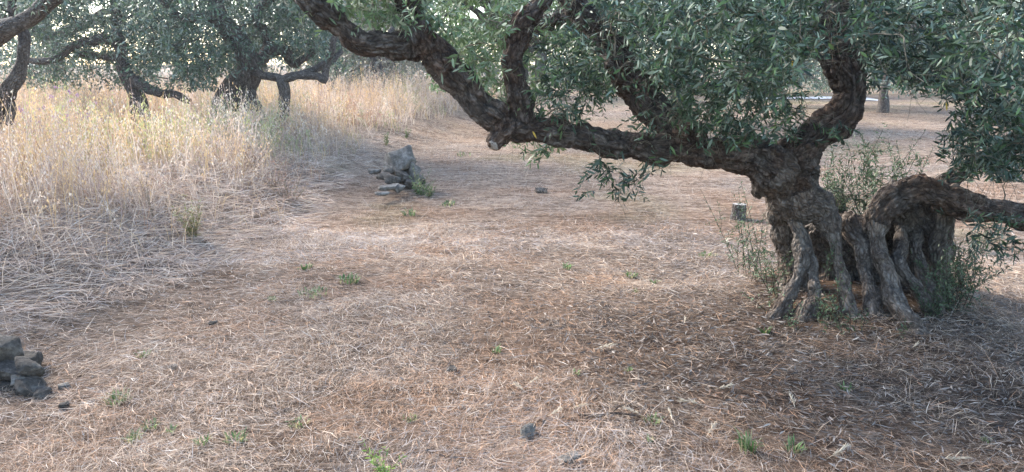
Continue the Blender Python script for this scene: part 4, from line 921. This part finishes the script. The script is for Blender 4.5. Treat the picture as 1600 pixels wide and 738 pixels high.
for a in [(545, 441, 42, 14, 60, 'bright green grass tuft, rightmost of three left of centre'), (490, 461, 62, 11, 60, 'wide low green grass tuft below the bright one left of centre'), (476, 421, 30, 10, 30, 'thin green grass tuft on the straw, farthest of three left of centre'),
    (425, 470, 20, 9, 22, 'faint small green tuft left of the wide low one'), (185, 628, 52, 16, 60, 'green grass tuft right of the stone heap'), (225, 557, 26, 10, 26, 'small green tuft above the tuft by the stone heap'), (236, 668, 34, 14, 34, 'low green tuft at lower left, below the stone heap tuft'),
    (268, 677, 22, 14, 24, 'tiny green tuft next to another at lower left'), (206, 690, 30, 20, 34, 'grey green tuft near the lower left corner'), (316, 694, 26, 16, 26, 'small green tuft at the bottom, first right of the lower left pair'), (368, 690, 40, 16, 36, 'sparse green tuft at the bottom left of the leafy weed'), (468, 664, 46, 12, 40, 'flat green tuft among straw at the bottom, up left of the leafy weed'),
    (885, 421, 16, 13, 18, 'little green tuft in the middle distance, straight below the long limb'), (986, 434, 22, 11, 26, 'green tuft left of two close together below the long limb'), (1022, 443, 16, 10, 20, 'green tuft right of two close together below the long limb'), (992, 457, 14, 8, 14, 'tiny tuft just below the close pair under the long limb'),
    (775, 551, 18, 13, 22, 'single bright green seedling tuft at the centre of the foreground'), (1020, 660, 36, 12, 40, 'dense green tuft right of the fallen stick'), (1016, 690, 16, 16, 20, 'yellow green tuft below the one right of the stick'), (1168, 705, 34, 36, 46, 'yellow and green weed tuft at the bottom right of centre'),
    (1240, 706, 34, 22, 36, 'bright green tuft at the bottom, right of the yellow one'), (1322, 610, 22, 14, 26, 'green tuft on the dark litter in front of the gnarled trunk'), (1195, 520, 20, 12, 22, 'small green tuft at the left foot of the gnarled trunk'), (640, 337, 26, 13, 30, 'green tuft in front of the tumbled wall end'),
    (700, 322, 34, 10, 34, 'low green patch right of the tumbled wall end'), (900, 585, 18, 9, 18, 'small dull green tuft left of the litter patch in the foreground'), (982, 580, 16, 9, 16, 'small dull green tuft between the litter and the fallen stick'), (640, 655, 30, 9, 24, 'sparse flat green tuft right of the bottom left straw'), (1540, 690, 20, 10, 20, 'small green tuft in the lower right corner'),
    (1105, 400, 40, 9, 26, 'olive green patch on the ground left of the sucker shoots'), (1250, 255, 60, 9, 40, 'pale green grass patch behind the fork of the gnarled olive'), (725, 245, 30, 9, 24, 'faint green tuft right of the stone on the bank'), (805, 232, 26, 8, 18, 'faint green tuft below the sawn stub of the long limb')]:
    tuft(*a)
def leafy_weed(px, py, hpx, n, spread, label, pal, ll=.03, cat='weed', name='leafy_weed', grp='weeds in the straw', flower=None, lwid=.28, gap=.013):
    g = ground(px, py); k = depth(g)/FPX; h = hpx*k; r_ = np.random.default_rng(int(px*3+py)); W = Acc(); LV = Leaves(); tips = []
    for _ in range(n):
        d = np.array([r_.normal(0, spread), r_.normal(0, spread), 1.0]); L = h*r_.uniform(.6, 1.05); b0 = g+np.array([r_.normal(0, .1*h*spread), r_.normal(0, .1*h*spread), -.01])
        sprigs(LV, W, [b0], [d], [L], r_, leafl=ll, gap=max(gap, L/16), droop=-.1, pal=pal, stem_r=.0022*max(1, g[1]/5), leafw=lwid); tips.append(b0+unit(d)*L+np.array([0, 0, .02*L]))
    root = empty(name, g); tag(root, label, cat, grp)
    LV.cat(); V, F, C = LV.arrays(np.arange(len(LV.p)))
    link('stem', W.mesh('stem', True), M_WEEDSTEM, root); tag(link('leaves', mesh_np('leaves', V, F, C), M_GREEN, root), kind='stuff')
    if flower is not None:
        for t in tips:
            m = 26; dd = unit(r_.normal(0, 1, (m, 3))+np.array([0, 0, .5])); L2 = Leaves(); L2.add(np.repeat(t[None], m, 0), dd, r_.normal(0, 1, (m, 3)), np.full(m, .035)*r_.uniform(.7, 1.2, m), np.full(m, .012), flower*r_.uniform(.75, 1.2, (m, 1))); L2.cat()
            V, F, C = L2.arrays(np.arange(m), True); link('flower_head', mesh_np('flower_head', V, F, C), M_GREEN, root)
M_WEEDSTEM = stone_mat('weed_stem', (.16, .13, .07), (.24, .20, .11), (.34, .28, .17))
YG = np.array([[.22, .32, .06], [.16, .26, .06], [.30, .38, .10], [.10, .18, .05]]); DG = np.array([[.08, .14, .05], [.12, .18, .07], [.16, .2, .09]])
leafy_weed(598, 745, 62, 9, .28, 'leafy bright green weed at the bottom edge left of centre', YG, .03)
leafy_weed(655, 305, 46, 14, .45, 'green weeds growing against the tumbled wall end', GT, .05)
leafy_weed(672, 308, 24, 10, .5, 'low green weeds right of the tumbled wall end', GT, .045)
leafy_weed(604, 228, 26, 5, .2, 'small upright green weed behind the tumbled wall end, left one', DG, .06)
leafy_weed(635, 217, 18, 4, .2, 'small upright green weed behind the tumbled wall end, right one', DG, .06)
leafy_weed(303, 375, 70, 16, .28, 'olive green and brown clump at the edge of the tall grass', np.array([[.26, .26, .11], [.34, .32, .15], [.30, .22, .12], [.18, .17, .08]]), .05)
leafy_weed(240, 345, 85, 4, .12, 'dark upright dead stalks in the tall grass at left', np.array([[.20, .16, .14], [.28, .22, .18]]), .03)
leafy_weed(395, 268, 44, 16, .5, 'reddish brown dead weed on the terrace edge', np.array([[.28, .16, .12], [.34, .21, .16], [.22, .13, .10]]), .05, lwid=.2)
leafy_weed(452, 318, 60, 18, .5, 'mauve brown twiggy weed at the end of the tall grass', np.array([[.32, .21, .17], [.40, .28, .22], [.26, .18, .15]]), .05, lwid=.16)
leafy_weed(430, 300, 46, 14, .5, 'brown twiggy weed behind the mauve one at the grass edge', np.array([[.32, .21, .17], [.40, .28, .22], [.26, .18, .15]]), .05, lwid=.16)
leafy_weed(65, 250, 80, 5, .25, 'pale green weed standing in the tall grass near the left edge', np.array([[.20, .28, .14], [.28, .34, .2]]), .05)
MAUVE = np.array([.42, .27, .40])
for i, (px, py, h, lab) in enumerate([(14, 270, 100, 'nearest the left edge'), (30, 262, 112, 'second from the left edge'), (62, 258, 100, 'third from the left edge'), (90, 262, 128, 'the tallest of the row at left'),
        (102, 240, 60, 'the low one behind the tallest'), (120, 255, 112, 'just right of the tallest'), (140, 258, 118, 'second from the right of its row'), (152, 252, 90, 'rightmost of its row')]):
    leafy_weed(px, py, h, 4, .13, 'weed with mauve flower heads in the tall grass, '+lab, np.array([[.26, .25, .18], [.34, .31, .22]]), .04, 'flower', 'thistle', 'mauve weeds in the tall grass', MAUVE)

def seed_head(px, py, lpx, ang, label):
    g = ground(px, py); k = depth(g)/FPX; L = lpx*k; r_ = np.random.default_rng(int(px+py*7)); LV = Leaves(); m = 46
    ax = np.array([math.cos(ang), math.sin(ang), .12]); s = r_.random(m); b = g + np.array([0, 0, .022]) + ax*(s[:, None]-.5)*L*.75 + np.array([-ax[1], ax[0], 0])*(.08*L*(s**2))[:, None]
    d = unit(ax*1.0+r_.normal(0, .28, (m, 3))+np.array([0, 0, .1])); c = np.array([.60, .50, .37])*r_.uniform(.75, 1.15, (m, 1))
    LV.add(b-g, d, r_.normal(0, 1, (m, 3)), L*r_.uniform(.18, .42, m), np.full(m, .0032), c)
    LV.add((np.zeros((1, 3))+[0, 0, .018])-ax*L*.7, ax[None], np.array([[0, .3, 1.0]]), np.array([L*1.0]), np.array([.004]), c[:1]); LV.cat()
    V, F, C = LV.arrays(np.arange(len(LV.p))); o = link('dry_seed_head', mesh_np('dry_seed_head', V, F, C), M_STRAW); o.location = g
    tag(o, label, 'seed head', 'pale seed heads on the ground')
for a in [(1112, 678, 36, .9, 'large pale feathery seed head at the bottom right of the stick'), (1048, 655, 24, 1.5, 'short upright pale seed head right of the green tuft by the stick'), (832, 603, 24, .7, 'pale seed head left of centre of two side by side in the foreground'), (812, 612, 24, 2.2, 'pale fluffy seed head beside another in the foreground straw'), (945, 547, 28, .1, 'pale seed head lying flat on the rusty straw patch'),
    (1070, 506, 18, 1.2, 'small white seed head on the dark litter left of the trunk'), (620, 512, 16, .4, 'small pale seed head near the middle of the straw'), (662, 512, 18, 2.8, 'pale seed head right of a smaller one near the middle'), (1492, 724, 44, -.2, 'broad pale seed head near the lower right corner'), (1080, 636, 34, 2.8, 'long pale seed head above the bottom feathery one'),
    (1132, 612, 26, .2, 'pale seed head on straw left of the trunk litter'), (1238, 632, 34, 1.4, 'fluffy pale seed head in front of the gnarled trunk'), (905, 643, 26, .2, 'pale seed head at the left end of the fallen stick'), (988, 650, 30, 2.5, 'pale seed head at the right end of the fallen stick'), (868, 650, 24, .6, 'pale seed head between grey stone and fallen stick'), (1310, 715, 44, .5, 'bent pale seed head at the bottom edge right of the green tuft'), (1430, 545, 20, .6, 'little pale seed head at the right front of the trunk')]:
    seed_head(*a)

def haze():
    bm = bmesh.new(); bmesh.ops.create_cube(bm, size=1)
    for v in bm.verts: v.co = (v.co.x*150, v.co.y*110+30, (v.co.z+.5)*11-1.2)
    me = bpy.data.meshes.new('haze'); bm.to_mesh(me); bm.free()
    m = bpy.data.materials.new('thin_haze'); m.use_nodes = True; nt = m.node_tree
    for n in list(nt.nodes):
        if n.type == 'BSDF_PRINCIPLED': nt.nodes.remove(n)
    v = nt.nodes.new('ShaderNodeVolumePrincipled'); v.inputs['Density'].default_value = HAZE; v.inputs['Color'].default_value = (.88, .93, 1, 1); v.inputs['Anisotropy'].default_value = .35
    nt.links.new(v.outputs[0], nt.nodes['Material Output'].inputs['Volume'])
    tag(link('haze', me, m), 'thin bluish evening haze hanging in the grove', 'haze', kind='stuff')
HAZE = .0008
haze()
